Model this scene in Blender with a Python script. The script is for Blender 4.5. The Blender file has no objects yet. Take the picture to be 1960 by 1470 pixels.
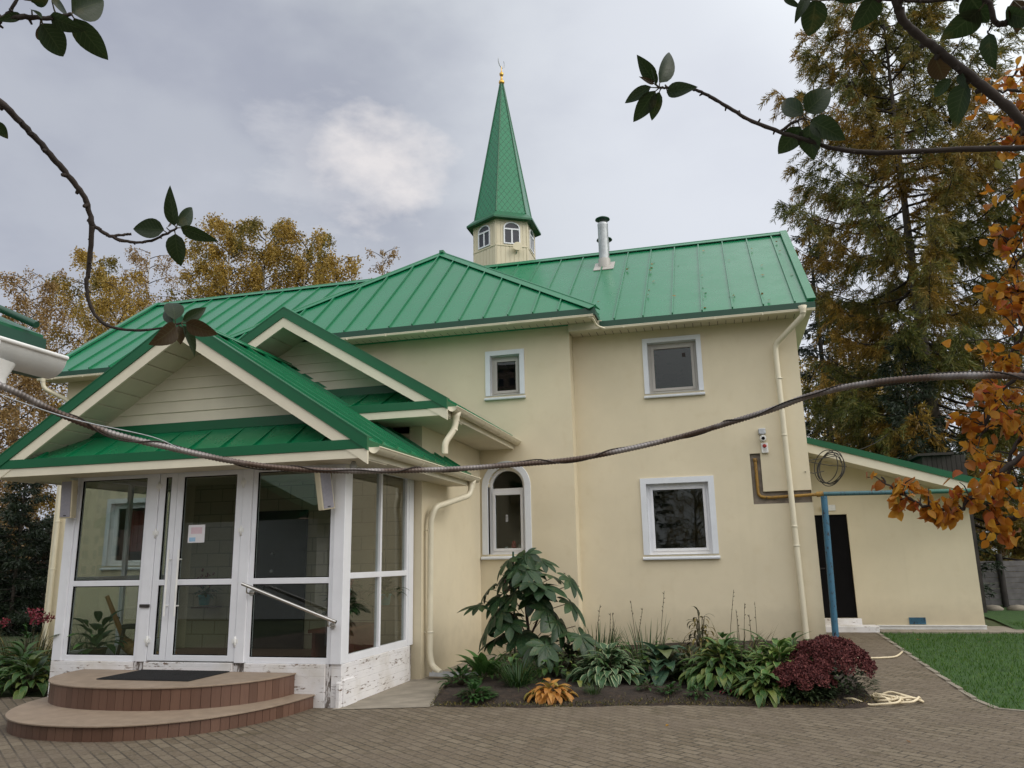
import bpy, math, random
import numpy as np
from mathutils import Vector, Matrix, geometry
random.seed(7); RNG = np.random.default_rng(7)
S = bpy.context.scene
COL = S.collection
PI = math.pi

# ------------------------------------------------------------------ camera
F = 1512.24; PITCH, ROLL, YAW = [math.radians(a) for a in (12.631, -1.1016, -14.55)]
cp, sp, cr, sr = math.cos(PITCH), math.sin(PITCH), math.cos(ROLL), math.sin(ROLL)
ca, sa = math.cos(YAW), math.sin(YAW)
CAM = np.array([0, 0, 1.6])
def cam2world(a, b, c):           # camera right, down, forward -> building axes
    X = a*cr + b*sr; Yd = -a*sr + b*cr
    y = cp*c + sp*Yd; z = sp*c - cp*Yd; x = X
    return np.array([x*ca + y*sa, -x*sa + y*ca, z])
def ray(px, py): return cam2world((px-980)/F, (py-735)/F, 1.0)
def on(px, py, ax, val):
    r = ray(px, py); return CAM + r*((val-CAM[ax])/r[ax])
def at(px, py, dist):             # point at a distance along the sight line through a photo pixel
    r = ray(px, py); return CAM + r/np.linalg.norm(r)*dist
cam = bpy.data.cameras.new('camera'); co = bpy.data.objects.new('camera', cam); COL.objects.link(co)
cam.sensor_width = 36; cam.lens = F/1960*36; cam.clip_end = 3000; cam.clip_start = 0.05
R_ = cam2world(1, 0, 0); U_ = -cam2world(0, 1, 0); B_ = -cam2world(0, 0, 1)
co.matrix_world = Matrix(((R_[0], U_[0], B_[0], CAM[0]), (R_[1], U_[1], B_[1], CAM[1]), (R_[2], U_[2], B_[2], CAM[2]), (0, 0, 0, 1)))
S.camera = co
S.view_settings.view_transform = 'Standard'; S.view_settings.look = 'None'
S.view_settings.exposure = 0.12; S.view_settings.gamma = 1.0
S.render.film_transparent = False

# ------------------------------------------------------------------ materials
class NT:
    def __init__(self, name):
        self.m = bpy.data.materials.new(name); self.m.use_nodes = True
        self.t = self.m.node_tree; self.n = self.t.nodes; self.bs = self.n['Principled BSDF']
        self.out = self.n['Material Output']
    def new(self, typ, **kw):
        n = self.n.new(typ)
        for k, v in kw.items():
            if k.startswith('_'): n.inputs[k[1:].replace('_', ' ')].default_value = v
            else: setattr(n, k, v)
        return n
    def link(self, a, b): self.t.links.new(a, b)
    def val(self, sock, v):
        if hasattr(v, 'is_output') : self.link(v, sock)
        else: sock.default_value = v
    def math(self, op, a, b=0.0, c=None):
        n = self.n.new('ShaderNodeMath'); n.operation = op
        self.val(n.inputs[0], a); self.val(n.inputs[1], b)
        if c is not None: self.val(n.inputs[2], c)
        return n.outputs[0]
    def coord(self, which='Object', scale=None, rot=None):
        o = self.n.new('ShaderNodeTexCoord').outputs[which]
        if scale or rot:
            mp = self.n.new('ShaderNodeMapping'); self.link(o, mp.inputs['Vector'])
            if scale: mp.inputs['Scale'].default_value = scale
            if rot: mp.inputs['Rotation'].default_value = rot
            o = mp.outputs[0]
        return o
    def noise(self, scale, detail=4, vec=None, rough=.55):
        n = self.n.new('ShaderNodeTexNoise'); n.inputs['Scale'].default_value = scale
        n.inputs['Detail'].default_value = detail; n.inputs['Roughness'].default_value = rough
        self.link(vec if vec is not None else self.coord(), n.inputs['Vector'])
        return n.outputs['Fac']
    def ramp(self, fac, stops, interp='LINEAR'):
        n = self.n.new('ShaderNodeValToRGB'); n.color_ramp.interpolation = interp
        e = n.color_ramp.elements
        while len(e) < len(stops): e.new(.5)
        for i, (p, c) in enumerate(stops):
            e[i].position = p; e[i].color = (c[0], c[1], c[2], 1) if hasattr(c, '__len__') else (c, c, c, 1)
        self.link(fac, n.inputs[0]); return n.outputs[0]
    def mix(self, fac, a, b, blend='MIX'):
        n = self.n.new('ShaderNodeMix'); n.data_type = 'RGBA'; n.blend_type = blend
        self.val(n.inputs[0], fac)
        for s, v in ((n.inputs[6], a), (n.inputs[7], b)):
            if isinstance(v, tuple): s.default_value = (v[0], v[1], v[2], 1)
            else: self.link(v, s)
        return n.outputs[2]
    def bump(self, h, strength=.3, dist=.01, normal=None):
        n = self.n.new('ShaderNodeBump'); n.inputs['Strength'].default_value = strength; n.inputs['Distance'].default_value = dist
        self.link(h, n.inputs['Height'])
        if normal is not None: self.link(normal, n.inputs['Normal'])
        self.link(n.outputs[0], self.bs.inputs['Normal']); return n.outputs[0]
    def col(self, c):
        s = self.bs.inputs['Base Color']
        if isinstance(c, tuple): s.default_value = (c[0], c[1], c[2], 1)
        else: self.link(c, s)
    def set(self, rough=None, metal=None, spec=None, **kw):
        if rough is not None: self.val(self.bs.inputs['Roughness'], rough)
        if metal is not None: self.bs.inputs['Metallic'].default_value = metal
        if spec is not None: self.bs.inputs['Specular IOR Level'].default_value = spec
        for k, v in kw.items(): self.val(self.bs.inputs[k.replace('_', ' ')], v)
        return self.m
def mul(c, k): return tuple(min(1, x*k) for x in c)

def simple(name, c, rough=.6, var=.12, scale=6, metal=0, spec=.5, bump=0, bscale=60):
    t = NT(name)
    t.col(t.ramp(t.noise(scale), [(.3, mul(c, 1-var)), (.7, mul(c, 1+var))]))
    if bump: t.bump(t.noise(bscale, 3), bump, .004)
    return t.set(rough, metal, spec)

def render_wall(name, c):
    t = NT(name); o = t.coord()
    big = t.noise(.9, 5, o); mid = t.noise(5, 4, o)
    base = t.mix(t.ramp(big, [(.35, 0), (.7, 1)]), mul(c, .93), mul(c, 1.04))
    base = t.mix(t.ramp(mid, [(.55, 0), (.8, .35)]), base, mul((c[0]*.86, c[1]*.82, c[2]*.74), 1))
    # damp, splashed and dusty plaster just above the ground, and faint vertical rain streaks
    sx = t.n.new('ShaderNodeSeparateXYZ'); t.link(t.n.new('ShaderNodeNewGeometry').outputs['Position'], sx.inputs[0])
    st = t.noise(1, 4, t.coord('Object', (7, 7, .25)))
    base = t.mix(t.math('MULTIPLY', t.ramp(st, [(.60, 0), (.85, 1)]), .09), base, mul((c[0]*.62, c[1]*.6, c[2]*.5), 1))
    low = t.math('ADD', sx.outputs[2], t.math('MULTIPLY', t.math('SUBTRACT', mid, .5), .5))
    base = t.mix(t.ramp(low, [(.2, .62), (.8, 0)]), base, mul((c[0]*.55, c[1]*.53, c[2]*.5), 1))
    t.col(base)
    t.bump(t.noise(95, 4, o, .7), .35, .004)
    return t.set(.88, 0, .25)

CREAM = (.70, .62, .455)
M = {}
M['wall'] = render_wall('cream_render', CREAM)
M['siding'] = simple('cream_siding', (.68, .63, .50), .55, .05, 3)
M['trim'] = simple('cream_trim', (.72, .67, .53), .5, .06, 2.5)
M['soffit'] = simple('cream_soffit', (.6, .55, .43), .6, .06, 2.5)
M['gutter'] = simple('cream_gutter', (.70, .64, .49), .4, .07, 3)
M['white'] = simple('white_plastic', (.78, .79, .83), .35, .04, 4)
M['greyframe'] = simple('grey_plastic', (.42, .40, .37), .45, .05, 4)
M['casing'] = simple('white_casing', (.70, .73, .78), .4, .05, 3)
def roof_green():
    t = NT('green_sheet_metal'); o = t.coord()
    n = t.noise(.8, 3, o)
    c = t.mix(n, (.003, .15, .058), (.005, .185, .074))
    dirt = t.ramp(t.noise(2.2, 6, o), [(.5, 0), (.72, 1)])
    c = t.mix(t.math('MULTIPLY', dirt, .10), c, (.06, .17, .09))
    t.col(c)
    t.bump(t.noise(1.6, 2, t.coord('Object', (.25, 1.2, 1.2))), .10, .02)
    return t.set(t.ramp(t.noise(3, 4, o), [(.3, .24), (.7, .34)]), 0, .55, Coat_Weight=.22, Coat_Roughness=.22)
M['roof'] = roof_green()
M['green'] = simple('green_trim_metal', (.003, .105, .04), .36, .08, 2)
M['darkgreen'] = simple('dark_green_metal', (.01, .06, .035), .4, .1, 3)

def glass(name, tint=(.72, .78, .76), ior=1.75):
    t = NT(name); t.n.remove(t.bs)
    tr = t.new('ShaderNodeBsdfTransparent'); tr.inputs[0].default_value = (*tint, 1)
    gl = t.new('ShaderNodeBsdfGlossy'); gl.inputs['Roughness'].default_value = .0
    bm = t.n.new('ShaderNodeBump'); bm.inputs['Strength'].default_value = .04; bm.inputs['Distance'].default_value = .01
    t.link(t.noise(1.2, 1), bm.inputs['Height']); t.link(bm.outputs[0], gl.inputs['Normal'])
    fr = t.new('ShaderNodeFresnel'); bf = t.n.new('ShaderNodeNewGeometry').outputs['Backfacing']
    t.link(t.math('POWER', ior, t.math('SUBTRACT', 1.0, t.math('MULTIPLY', bf, 2.0))), fr.inputs[0])
    mx = t.new('ShaderNodeMixShader'); t.link(fr.outputs[0], mx.inputs[0]); t.link(tr.outputs[0], mx.inputs[1]); t.link(gl.outputs[0], mx.inputs[2])
    t.link(mx.outputs[0], t.out.inputs[0]); return t.m
M['glass'] = glass('window_glass', (.80, .84, .82), 1.5)
M['porchglass'] = glass('porch_glass', (.80, .83, .81), 1.75)

def plinth():
    t = NT('peeling_white_paint'); o = t.coord()
    s = t.n.new('ShaderNodeSeparateXYZ'); t.link(o, s.inputs[0])
    c = t.n.new('ShaderNodeCombineXYZ'); t.link(t.math('ADD', s.outputs[0], s.outputs[1]), c.inputs[0]); t.link(s.outputs[2], c.inputs[1])
    b = t.n.new('ShaderNodeTexBrick'); t.link(c.outputs[0], b.inputs['Vector']); b.inputs['Scale'].default_value = 1
    b.inputs['Brick Width'].default_value = .26; b.inputs['Row Height'].default_value = .085; b.inputs['Mortar Size'].default_value = .004
    b.inputs['Mortar Smooth'].default_value = .5
    oe = t.coord('Object', (.45, .45, 2.0)); n1 = t.noise(6, 8, oe, .72); n2 = t.noise(22, 6, oe, .7)
    w = t.mix(t.noise(3, 4, o), (.66, .65, .68), (.84, .82, .80))
    w = t.mix(t.ramp(t.noise(2.2, 5, o), [(.45, 0), (.72, .7)]), w, (.52, .47, .40))
    crack = t.ramp(t.math('ADD', t.math('MULTIPLY', b.outputs['Fac'], .03), t.math('MULTIPLY', t.math('ADD', n1, n2), .5)), [(.560, 0), (.60, 1)])
    under = t.mix(n2, (.07, .045, .03), (.27, .18, .13))
    t.col(t.mix(crack, w, under))
    h = t.math('SUBTRACT', t.math('MULTIPLY', n2, .25), t.math('ADD', crack, t.math('MULTIPLY', b.outputs['Fac'], .6)))
    t.bump(h, .6, .006)
    return t.set(.7)
M['plinth'] = plinth()
def peelpost():
    t = NT('rotten_post_paint'); o = t.coord('Object', (18, 18, 5))
    c = t.ramp(t.noise(1.5, 6, o, .65), [(.40, (.06, .05, .045)), (.5, (.2, .17, .15)), (.56, (.62, .6, .6))])
    t.col(c); t.bump(t.noise(1.5, 6, o), .8, .01); return t.set(.8)
M['peelpost'] = peelpost()
def blockwall():
    t = NT('cream_block_wall'); o = t.coord()
    s = t.n.new('ShaderNodeSeparateXYZ'); t.link(o, s.inputs[0])
    c = t.n.new('ShaderNodeCombineXYZ'); t.link(s.outputs[0], c.inputs[0]); t.link(s.outputs[2], c.inputs[1])
    b = t.n.new('ShaderNodeTexBrick'); t.link(c.outputs[0], b.inputs['Vector']); b.inputs['Scale'].default_value = 1
    b.inputs['Brick Width'].default_value = .4; b.inputs['Row Height'].default_value = .2; b.inputs['Mortar Size'].default_value = .008
    t.link(t.mix(b.outputs['Fac'], (.46, .41, .30), (.30, .26, .19)), t.bs.inputs['Base Color'])
    t.bump(t.math('SUBTRACT', 1.0, b.outputs['Fac']), .5, .01); return t.set(.8)
M['block'] = blockwall()
def tiles(name, c1, c2, c3, rough=.45):
    t = NT(name); g = t.n.new('ShaderNodeNewGeometry'); r = g.outputs['Random Per Island']
    c = t.ramp(r, [(0, c1), (.5, c2), (1, c3)])
    st = t.noise(1, 5, t.coord('Object', (40, 40, 3)))
    c = t.mix(t.ramp(st, [(.45, 0), (.75, .22)]), c, mul(c1, .5))
    t.col(c); t.bump(t.noise(30, 4), .25, .003); return t.set(rough)
M['riser'] = tiles('brown_wood_look_tile', (.10, .052, .034), (.13, .068, .046), (.155, .085, .058))
M['tread'] = simple('beige_step_tile', (.27, .205, .15), .6, .14, 7, bump=.3, bscale=40)
M['grout'] = simple('dark_grout', (.035, .025, .02), .9)
M['mat'] = simple('black_rubber', (.012, .012, .013), .8, .3, 40, bump=.8, bscale=200)
M['steel'] = simple('brushed_steel', (.62, .6, .57), .22, .06, 8, metal=1)
M['galv'] = simple('galvanised_steel', (.50, .52, .54), .5, .18, 10, metal=.7)
M['gold'] = simple('gold_leaf', (.62, .38, .09), .3, .1, 5, metal=1)
M['black'] = simple('black_paint', (.004, .0035, .004), .75, .2, 5, spec=.12)
M['darkdoor'] = simple('dark_metal_door', (.012, .010, .010), .45, .2, 6)
M['speaker'] = simple('grey_mesh_speaker', (.30, .29, .33), .7, .08, 30, bump=.5, bscale=250)
M['ivory'] = simple('ivory_plastic', (.66, .59, .42), .45, .06, 5)
M['whitepaint'] = simple('white_enamel', (.78, .78, .76), .4, .08, 8)
M['red'] = simple('red_plastic', (.35, .02, .02), .4)
M['concrete'] = simple('rough_concrete', (.25, .22, .175), .9, .22, 4, bump=.6, bscale=40)
M['recess'] = simple('raw_cement', (.20, .17, .14), .95, .3, 9, bump=.8, bscale=50)
M['curtain'] = simple('red_curtain', (.30, .03, .035), .8)
M['teal'] = simple('turquoise_pot', (.09, .42, .42), .4)
M['wood'] = simple('dark_wood', (.09, .04, .02), .5, .3, 12)
M['horn'] = tiles('striped_horn', (.42, .20, .06), (.55, .33, .12), (.36, .16, .05))
M['paper'] = simple('paper', (.72, .70, .72), .8, .05)
M['planks'] = simple('grey_fence_planks', (.16, .15, .15), .8, .25, 6)
M['shedwall'] = simple('dark_shed_board', (.035, .03, .027), .85, .3, 5)
M['hose'] = simple('cream_hose', (.66, .56, .38), .4, .1, 4)
M['wire'] = simple('black_wire', (.02, .018, .016), .6)
M['floor'] = simple('porch_floor_tile', (.16, .085, .05), .5, .2, 8)

def chipped(name, c, rust=(.10, .05, .025), amt=.57, dark=None):
    t = NT(name); o = t.coord('Object', (1, 1, .35))
    n = t.noise(32, 6, o, .7)
    base = t.mix(t.noise(5), mul(c, .8), mul(c, 1.2))
    t.col(t.mix(t.ramp(n, [(amt, 0), (amt+.04, 1)]), base, rust)); t.bump(n, .4, .003); return t.set(.55)
M['yellowpipe'] = chipped('yellow_gas_pipe', (.30, .165, .025), (.09, .055, .03), .56)
M['bluepost'] = chipped('chipped_blue_paint', (.035, .125, .20), (.02, .018, .025), .56)
M['greenpipe'] = chipped('chipped_green_pipe', (.04, .15, .11), (.03, .05, .07), .62)
M['bluepipe'] = chipped('chipped_blue_pipe', (.05, .13, .15), (.02, .03, .05), .56)
def conduit():
    t = NT('conduit_metal'); o = t.coord()
    n = t.ramp(t.noise(2.2, 3, o), [(.44, 0), (.56, 1)])
    t.col(t.mix(n, (.27, .25, .245), (.09, .06, .046)))
    return t.set(.42, .45)
M['conduit'] = conduit()

def pavers():
    t = NT('concrete_pavers'); o = t.coord('Object', None, (0, 0, math.radians(38)))
    b = t.n.new('ShaderNodeTexBrick'); t.link(o, b.inputs['Vector']); b.inputs['Scale'].default_value = 1
    b.inputs['Brick Width'].default_value = .21; b.inputs['Row Height'].default_value = .105; b.inputs['Mortar Size'].default_value = .009
    b.inputs['Mortar Smooth'].default_value = .2; b.inputs['Bias'].default_value = .1
    b.inputs['Color1'].default_value = (.18, .145, .10, 1); b.inputs['Color2'].default_value = (.11, .084, .053, 1)
    b.inputs['Mortar'].default_value = (.035, .028, .02, 1)
    o2 = t.coord()
    c = t.mix(t.ramp(t.noise(1.1, 6, o2), [(.4, 0), (.68, .75)]), b.outputs['Color'], (.12, .092, .066))
    c = t.mix(t.ramp(t.noise(40, 3, o2), [(.4, 0), (.7, .3)]), c, (.29, .25, .20))
    c = t.mix(t.ramp(t.noise(2.7, 7, o2, .75), [(.56, 0), (.66, .6)]), c, (.07, .056, .03))
    t.col(c)
    t.bump(t.math('SUBTRACT', t.math('MULTIPLY', t.noise(60, 3, o2), .25), b.outputs['Fac']), .6, .008)
    return t.set(.8, 0, .35)
M['pavers'] = pavers()
def soil():
    t = NT('garden_soil'); o = t.coord()
    c = t.ramp(t.noise(14, 7, o, .7), [(.3, (.012, .008, .006)), (.55, (.035, .023, .015)), (.8, (.09, .055, .03))])
    t.col(c); t.bump(t.noise(22, 6, o, .7), 1, .03); return t.set(.95)
M['soil'] = soil()
def earth():
    t = NT('rough_grass_ground'); o = t.coord()
    c = t.ramp(t.noise(.5, 7, o), [(.35, (.03, .05, .015)), (.6, (.06, .075, .022)), (.8, (.10, .085, .035))])
    t.col(c); t.bump(t.noise(6, 5, o), .8, .05); return t.set(.95)
M['earth'] = earth()
def lawn():
    t = NT('lawn_turf'); o = t.coord()
    t.col(t.ramp(t.noise(7, 6, o), [(.3, (.018, .055, .008)), (.7, (.04, .10, .014))])); t.bump(t.noise(40, 5, o), 1, .02); return t.set(.9)
M['lawn'] = lawn()

def leafmat(name, stops, rough=.5, trans=.25, patch=None, spec=.4):
    """colour by leaf (random per island), with larger patches of another tint through the plant"""
    t = NT(name); g = t.n.new('ShaderNodeNewGeometry')
    c = t.ramp(g.outputs['Random Per Island'], stops)
    if patch:
        n = t.ramp(t.noise(patch[0], 3), [(patch[1]-.06, 0), (patch[1]+.06, 1)])
        c2 = t.ramp(g.outputs['Random Per Island'], patch[2]); c = t.mix(n, c, c2)
    t.col(c); t.set(rough, 0, spec)
    if trans:
        tl = t.new('ShaderNodeBsdfTranslucent'); t.link(c, tl.inputs[0])
        mx = t.new('ShaderNodeMixShader'); mx.inputs[0].default_value = trans
        t.link(t.bs.outputs[0], mx.inputs[1]); t.link(tl.outputs[0], mx.inputs[2]); t.link(mx.outputs[0], t.out.inputs[0])
    return t.m
def uvleaf(name, stops, edge=None, vein=.35, nv=9, rough=.45, trans=.2, edgew=.62):
    """leaf with UV: u across (0..1), v along; veins, optional pale margin"""
    t = NT(name); g = t.n.new('ShaderNodeNewGeometry'); r = g.outputs['Random Per Island']
    c = t.ramp(r, stops)
    s = t.n.new('ShaderNodeSeparateXYZ'); t.link(t.coord('UV'), s.inputs[0])
    ax = t.math('MULTIPLY', t.math('ABSOLUTE', t.math('SUBTRACT', s.outputs[0], .5)), 2.0)
    ph = t.math('FRACT', t.math('MULTIPLY', t.math('SUBTRACT', s.outputs[1], t.math('MULTIPLY', ax, .18)), float(nv)))
    vn = t.math('MAXIMUM', t.math('LESS_THAN', ph, .12), t.math('LESS_THAN', ax, .05))
    if edge:
        m = t.ramp(t.math('ADD', ax, t.math('MULTIPLY', t.math('SUBTRACT', t.noise(30), .5), .35)), [(edgew-.06, 0), (edgew+.06, 1)])
        c = t.mix(m, c, edge)
    blotch = t.ramp(t.noise(18, 5), [(.58, 0), (.75, .5)])
    c = t.mix(blotch, c, t.mix(r, (.10, .08, .02), (.16, .11, .03)))
    c = t.mix(t.math('MULTIPLY', vn, vein), c, t.mix(.5, c, (.3, .36, .16)))
    t.col(c); t.bump(t.math('ADD', t.math('MULTIPLY', vn, -1.0), t.noise(25, 2)), .5, .004)
    t.set(rough, 0, .45)
    tl = t.new('ShaderNodeBsdfTranslucent'); t.link(c, tl.inputs[0])
    mx = t.new('ShaderNodeMixShader'); mx.inputs[0].default_value = trans
    t.link(t.bs.outputs[0], mx.inputs[1]); t.link(tl.outputs[0], mx.inputs[2]); t.link(mx.outputs[0], t.out.inputs[0])
    return t.m
M['castor'] = uvleaf('castor_leaf', [(0, (.009, .03, .010)), (.6, (.016, .048, .016)), (1, (.03, .07, .02))], nv=6, vein=.16, trans=.12)
M['hostavar'] = uvleaf('variegated_hosta_leaf', [(0, (.035, .09, .04)), (1, (.06, .13, .055))], edge=(.34, .40, .22), nv=5, vein=.1, edgew=.8)
M['hostablue'] = uvleaf('blue_green_hosta_leaf', [(0, (.03, .075, .05)), (.7, (.05, .11, .06)), (1, (.14, .15, .05))], nv=7)
M['hostagreen'] = uvleaf('green_hosta_leaf', [(0, (.028, .08, .02)), (.7, (.055, .135, .03)), (1, (.18, .19, .04))], edge=(.15, .2, .05), nv=6, edgew=.86)
M['hostalime'] = uvleaf('lime_edged_hosta_leaf', [(0, (.045, .12, .022)), (.7, (.08, .18, .032)), (1, (.2, .25, .06))], edge=(.24, .28, .09), nv=6, edgew=.78)
M['hostaorange'] = uvleaf('orange_hosta_leaf', [(0, (.42, .17, .03)), (.6, (.55, .27, .06)), (.85, (.33, .28, .06)), (1, (.2, .06, .02))], nv=6, trans=.3)
M['broad'] = uvleaf('broad_green_leaf', [(0, (.025, .075, .015)), (1, (.06, .15, .03))], nv=7, trans=.25)
M['blade'] = leafmat('grass_blade', [(0, (.015, .045, .012)), (.6, (.03, .08, .018)), (1, (.09, .11, .03))], trans=.25)
M['dryblade'] = leafmat('dry_blade', [(0, (.03, .028, .012)), (.5, (.06, .065, .02)), (.8, (.16, .12, .03)), (1, (.2, .16, .03))], trans=.2)
M['weed'] = leafmat('weed_leaf', [(0, (.015, .05, .012)), (1, (.045, .12, .025))], trans=.25)
M['turf'] = leafmat('turf_blade', [(0, (.03, .085, .008)), (.7, (.06, .15, .014)), (1, (.12, .19, .03))], trans=.3)
M['stem'] = simple('plant_stem', (.06, .05, .025), .7, .2, 20)
M['redstem'] = simple('castor_stem', (.07, .035, .025), .6, .2, 20)
M['sedumhead'] = leafmat('sedum_flower', [(0, (.045, .008, .009)), (.6, (.10, .02, .02)), (1, (.17, .05, .042))], rough=.8, trans=0)
M['sedumleaf'] = leafmat('sedum_leaf', [(0, (.02, .035, .015)), (1, (.05, .07, .03))], trans=.1)
M['redflower'] = leafmat('red_flower', [(0, (.14, .014, .025)), (1, (.30, .05, .075))], trans=.2)
M['cherry'] = uvleaf('dark_green_tree_leaf', [(0, (.009, .022, .006)), (.7, (.017, .034, .009)), (1, (.04, .035, .010))], nv=9, vein=.12, trans=.35)
M['cherrybrown'] = uvleaf('browning_tree_leaf', [(0, (.03, .022, .010)), (1, (.06, .034, .012))], nv=9, vein=.12, trans=.35)
M['pear'] = uvleaf('orange_autumn_leaf', [(0, (.26, .065, .008)), (.4, (.48, .19, .016)), (.78, (.58, .31, .03)), (.92, (.46, .09, .04)), (1, (.2, .2, .035))], nv=8, vein=.15, trans=.55)
M['bark'] = simple('dark_bark', (.03, .022, .018), .9, .35, 14, bump=.8, bscale=40)
M['greybark'] = simple('grey_bark', (.075, .062, .05), .9, .3, 9, bump=.9, bscale=25)
M['birchbark'] = simple('birch_bark', (.42, .38, .33), .8, .5, 3, bump=.4)
M['birch'] = leafmat('golden_birch_leaf', [(0, (.22, .14, .025)), (.5, (.40, .26, .05)), (1, (.56, .40, .10))], trans=.4, patch=(.5, .56, [(0, (.11, .095, .022)), (1, (.28, .23, .05))]))
M['birchpink'] = leafmat('rusty_birch_leaf', [(0, (.19, .11, .035)), (.6, (.33, .21, .075)), (1, (.46, .32, .15))], trans=.4)
M['larch'] = leafmat('larch_needles', [(0, (.07, .09, .022)), (.6, (.14, .15, .034)), (1, (.24, .20, .045))], trans=.35, patch=(.42, .53, [(0, (.20, .115, .018)), (1, (.40, .25, .04))]))
M['spruce'] = leafmat('spruce_needles', [(0, (.008, .018, .008)), (1, (.022, .038, .014))], trans=.05)
M['wood_mass'] = leafmat('distant_wood_leaf', [(0, (.05, .03, .018)), (.6, (.09, .05, .028)), (1, (.16, .10, .05))], trans=.1)

# ------------------------------------------------------------------ object helpers
OFF = {}
def tag(o, label=None, cat=None, group=None, kind=None):
    if label: o['label'] = label
    if cat: o['category'] = cat
    if group: o['group'] = group
    if kind: o['kind'] = kind
    return o
def thing(name, label, cat, loc, group=None):
    o = bpy.data.objects.new(name, None); o.empty_display_size = .1; COL.objects.link(o)
    o.location = loc; OFF[o] = Vector(loc); return tag(o, label, cat, group)
class MB:
    def __init__(self): self.v = []; self.f = []; self.s = []; self.mi = []; self.uv = {}
    def face(self, pts, smooth=False, mi=0, uv=None):
        b = len(self.v); self.v += [tuple(map(float, p)) for p in pts]
        if uv is not None: self.uv[len(self.f)] = uv
        self.f.append(tuple(range(b, b+len(pts)))); self.s.append(smooth); self.mi.append(mi); return self
    def raw(self, vs, fs, smooth=False, mi=0):
        b = len(self.v); self.v += [tuple(map(float, p)) for p in vs]
        for f in fs: self.f.append(tuple(i+b for i in f)); self.s.append(smooth); self.mi.append(mi)
        return self
    def box(self, x0, x1, y0, y1, z0, z1, mi=0):
        p = [(x, y, z) for z in (z0, z1) for y in (y0, y1) for x in (x0, x1)]
        return self.raw(p, [(0, 2, 3, 1), (4, 5, 7, 6), (0, 1, 5, 4), (2, 6, 7, 3), (0, 4, 6, 2), (1, 3, 7, 5)], mi=mi)
    def obox(self, c, ex, ey, ez, mi=0):      # centre, half-extent vectors
        c, ex, ey, ez = [np.array(a, float) for a in (c, ex, ey, ez)]
        p = [c + sx*ex + sy*ey + sz*ez for sz in (-1, 1) for sy in (-1, 1) for sx in (-1, 1)]
        return self.raw(p, [(0, 2, 3, 1), (4, 5, 7, 6), (0, 1, 5, 4), (2, 6, 7, 3), (0, 4, 6, 2), (1, 3, 7, 5)], mi=mi)
    def prism(self, loop, d, mi=0):           # closed loop of 3D points swept by d
        n = len(loop); d = np.array(d, float)
        vs = [np.array(p, float) for p in loop]; vs += [p + d for p in vs]
        return self.raw(vs, [tuple(range(n-1, -1, -1)), tuple(range(n, 2*n))] + [(i, (i+1) % n, n+(i+1) % n, n+i) for i in range(n)], mi=mi)
    def tube(self, pts, r, n=10, caps=True, mi=0, smooth=True):
        P = [np.array(p, float) for p in pts]; k = len(P)
        rr = r if hasattr(r, '__len__') else [r]*k
        T = [P[min(i+1, k-1)] - P[max(i-1, 0)] for i in range(k)]
        T = [t/(np.linalg.norm(t)+1e-12) for t in T]
        a = np.array([0, 0, 1.]) if abs(T[0][2]) < .9 else np.array([1., 0, 0])
        u = np.cross(T[0], a); u /= np.linalg.norm(u); vs = []
        for i in range(k):
            u = u - T[i]*np.dot(u, T[i]); u /= (np.linalg.norm(u)+1e-12); w = np.cross(T[i], u)
            for j in range(n):
                q = 2*PI*j/n; vs.append(P[i] + rr[i]*(math.cos(q)*u + math.sin(q)*w))
        fs = [(i*n+j, i*n+(j+1) % n, (i+1)*n+(j+1) % n, (i+1)*n+j) for i in range(k-1) for j in range(n)]
        self.raw(vs, fs, smooth, mi)
        if caps: self.raw(vs[:n], [tuple(range(n-1, -1, -1))], False, mi); self.raw(vs[-n:], [tuple(range(n))], False, mi)
        return self
    def lathe(self, c, prof, n=20, mi=0, smooth=True):   # vertical axis, (r, z) profile
        vs = [(c[0]+r*math.cos(2*PI*j/n), c[1]+r*math.sin(2*PI*j/n), c[2]+z) for r, z in prof for j in range(n)]
        k = len(prof)
        return self.raw(vs, [(i*n+j, i*n+(j+1) % n, (i+1)*n+(j+1) % n, (i+1)*n+j) for i in range(k-1) for j in range(n)], smooth, mi)
    def ring(self, x0, x1, z0, z1, w, y0, y1, wb=None, wt=None):  # frame in XZ, thickness y0..y1
        wb = w if wb is None else wb; wt = w if wt is None else wt
        self.box(x0, x0+w, y0, y1, z0, z1); self.box(x1-w, x1, y0, y1, z0, z1)
        self.box(x0+w, x1-w, y0, y1, z0, z0+wb); self.box(x0+w, x1-w, y0, y1, z1-wt, z1); return self
    def ringY(self, y0, y1, z0, z1, w, x0, x1, wb=None, wt=None):
        wb = w if wb is None else wb; wt = w if wt is None else wt
        self.box(x0, x1, y0, y0+w, z0, z1); self.box(x0, x1, y1-w, y1, z0, z1)
        self.box(x0, x1, y0+w, y1-w, z0, z0+wb); self.box(x0, x1, y0+w, y1-w, z1-wt, z1); return self
    def build(self, name, mat, parent=None, bevel=0):
        me = bpy.data.meshes.new(name)
        o = bpy.data.objects.new(name, me); COL.objects.link(o)
        off = OFF[parent] if parent is not None else None
        if off is None:
            a = np.array(self.v); off = Vector((float((a[:, 0].min()+a[:, 0].max())/2), float((a[:, 1].min()+a[:, 1].max())/2), float(a[:, 2].min())))
            o.location = off
        OFF[o] = off
        ox, oy, oz = off
        me.from_pydata([(x-ox, y-oy, z-oz) for x, y, z in self.v], [], self.f)
        me.polygons.foreach_set('use_smooth', self.s)
        if self.uv:
            ul = me.uv_layers.new(name='UVMap')
            for fi, uv in self.uv.items():
                for li, c in zip(me.polygons[fi].loop_indices, uv): ul.data[li].uv = c
        for m in (mat if isinstance(mat, (list, tuple)) else [mat]): me.materials.append(m)
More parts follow.
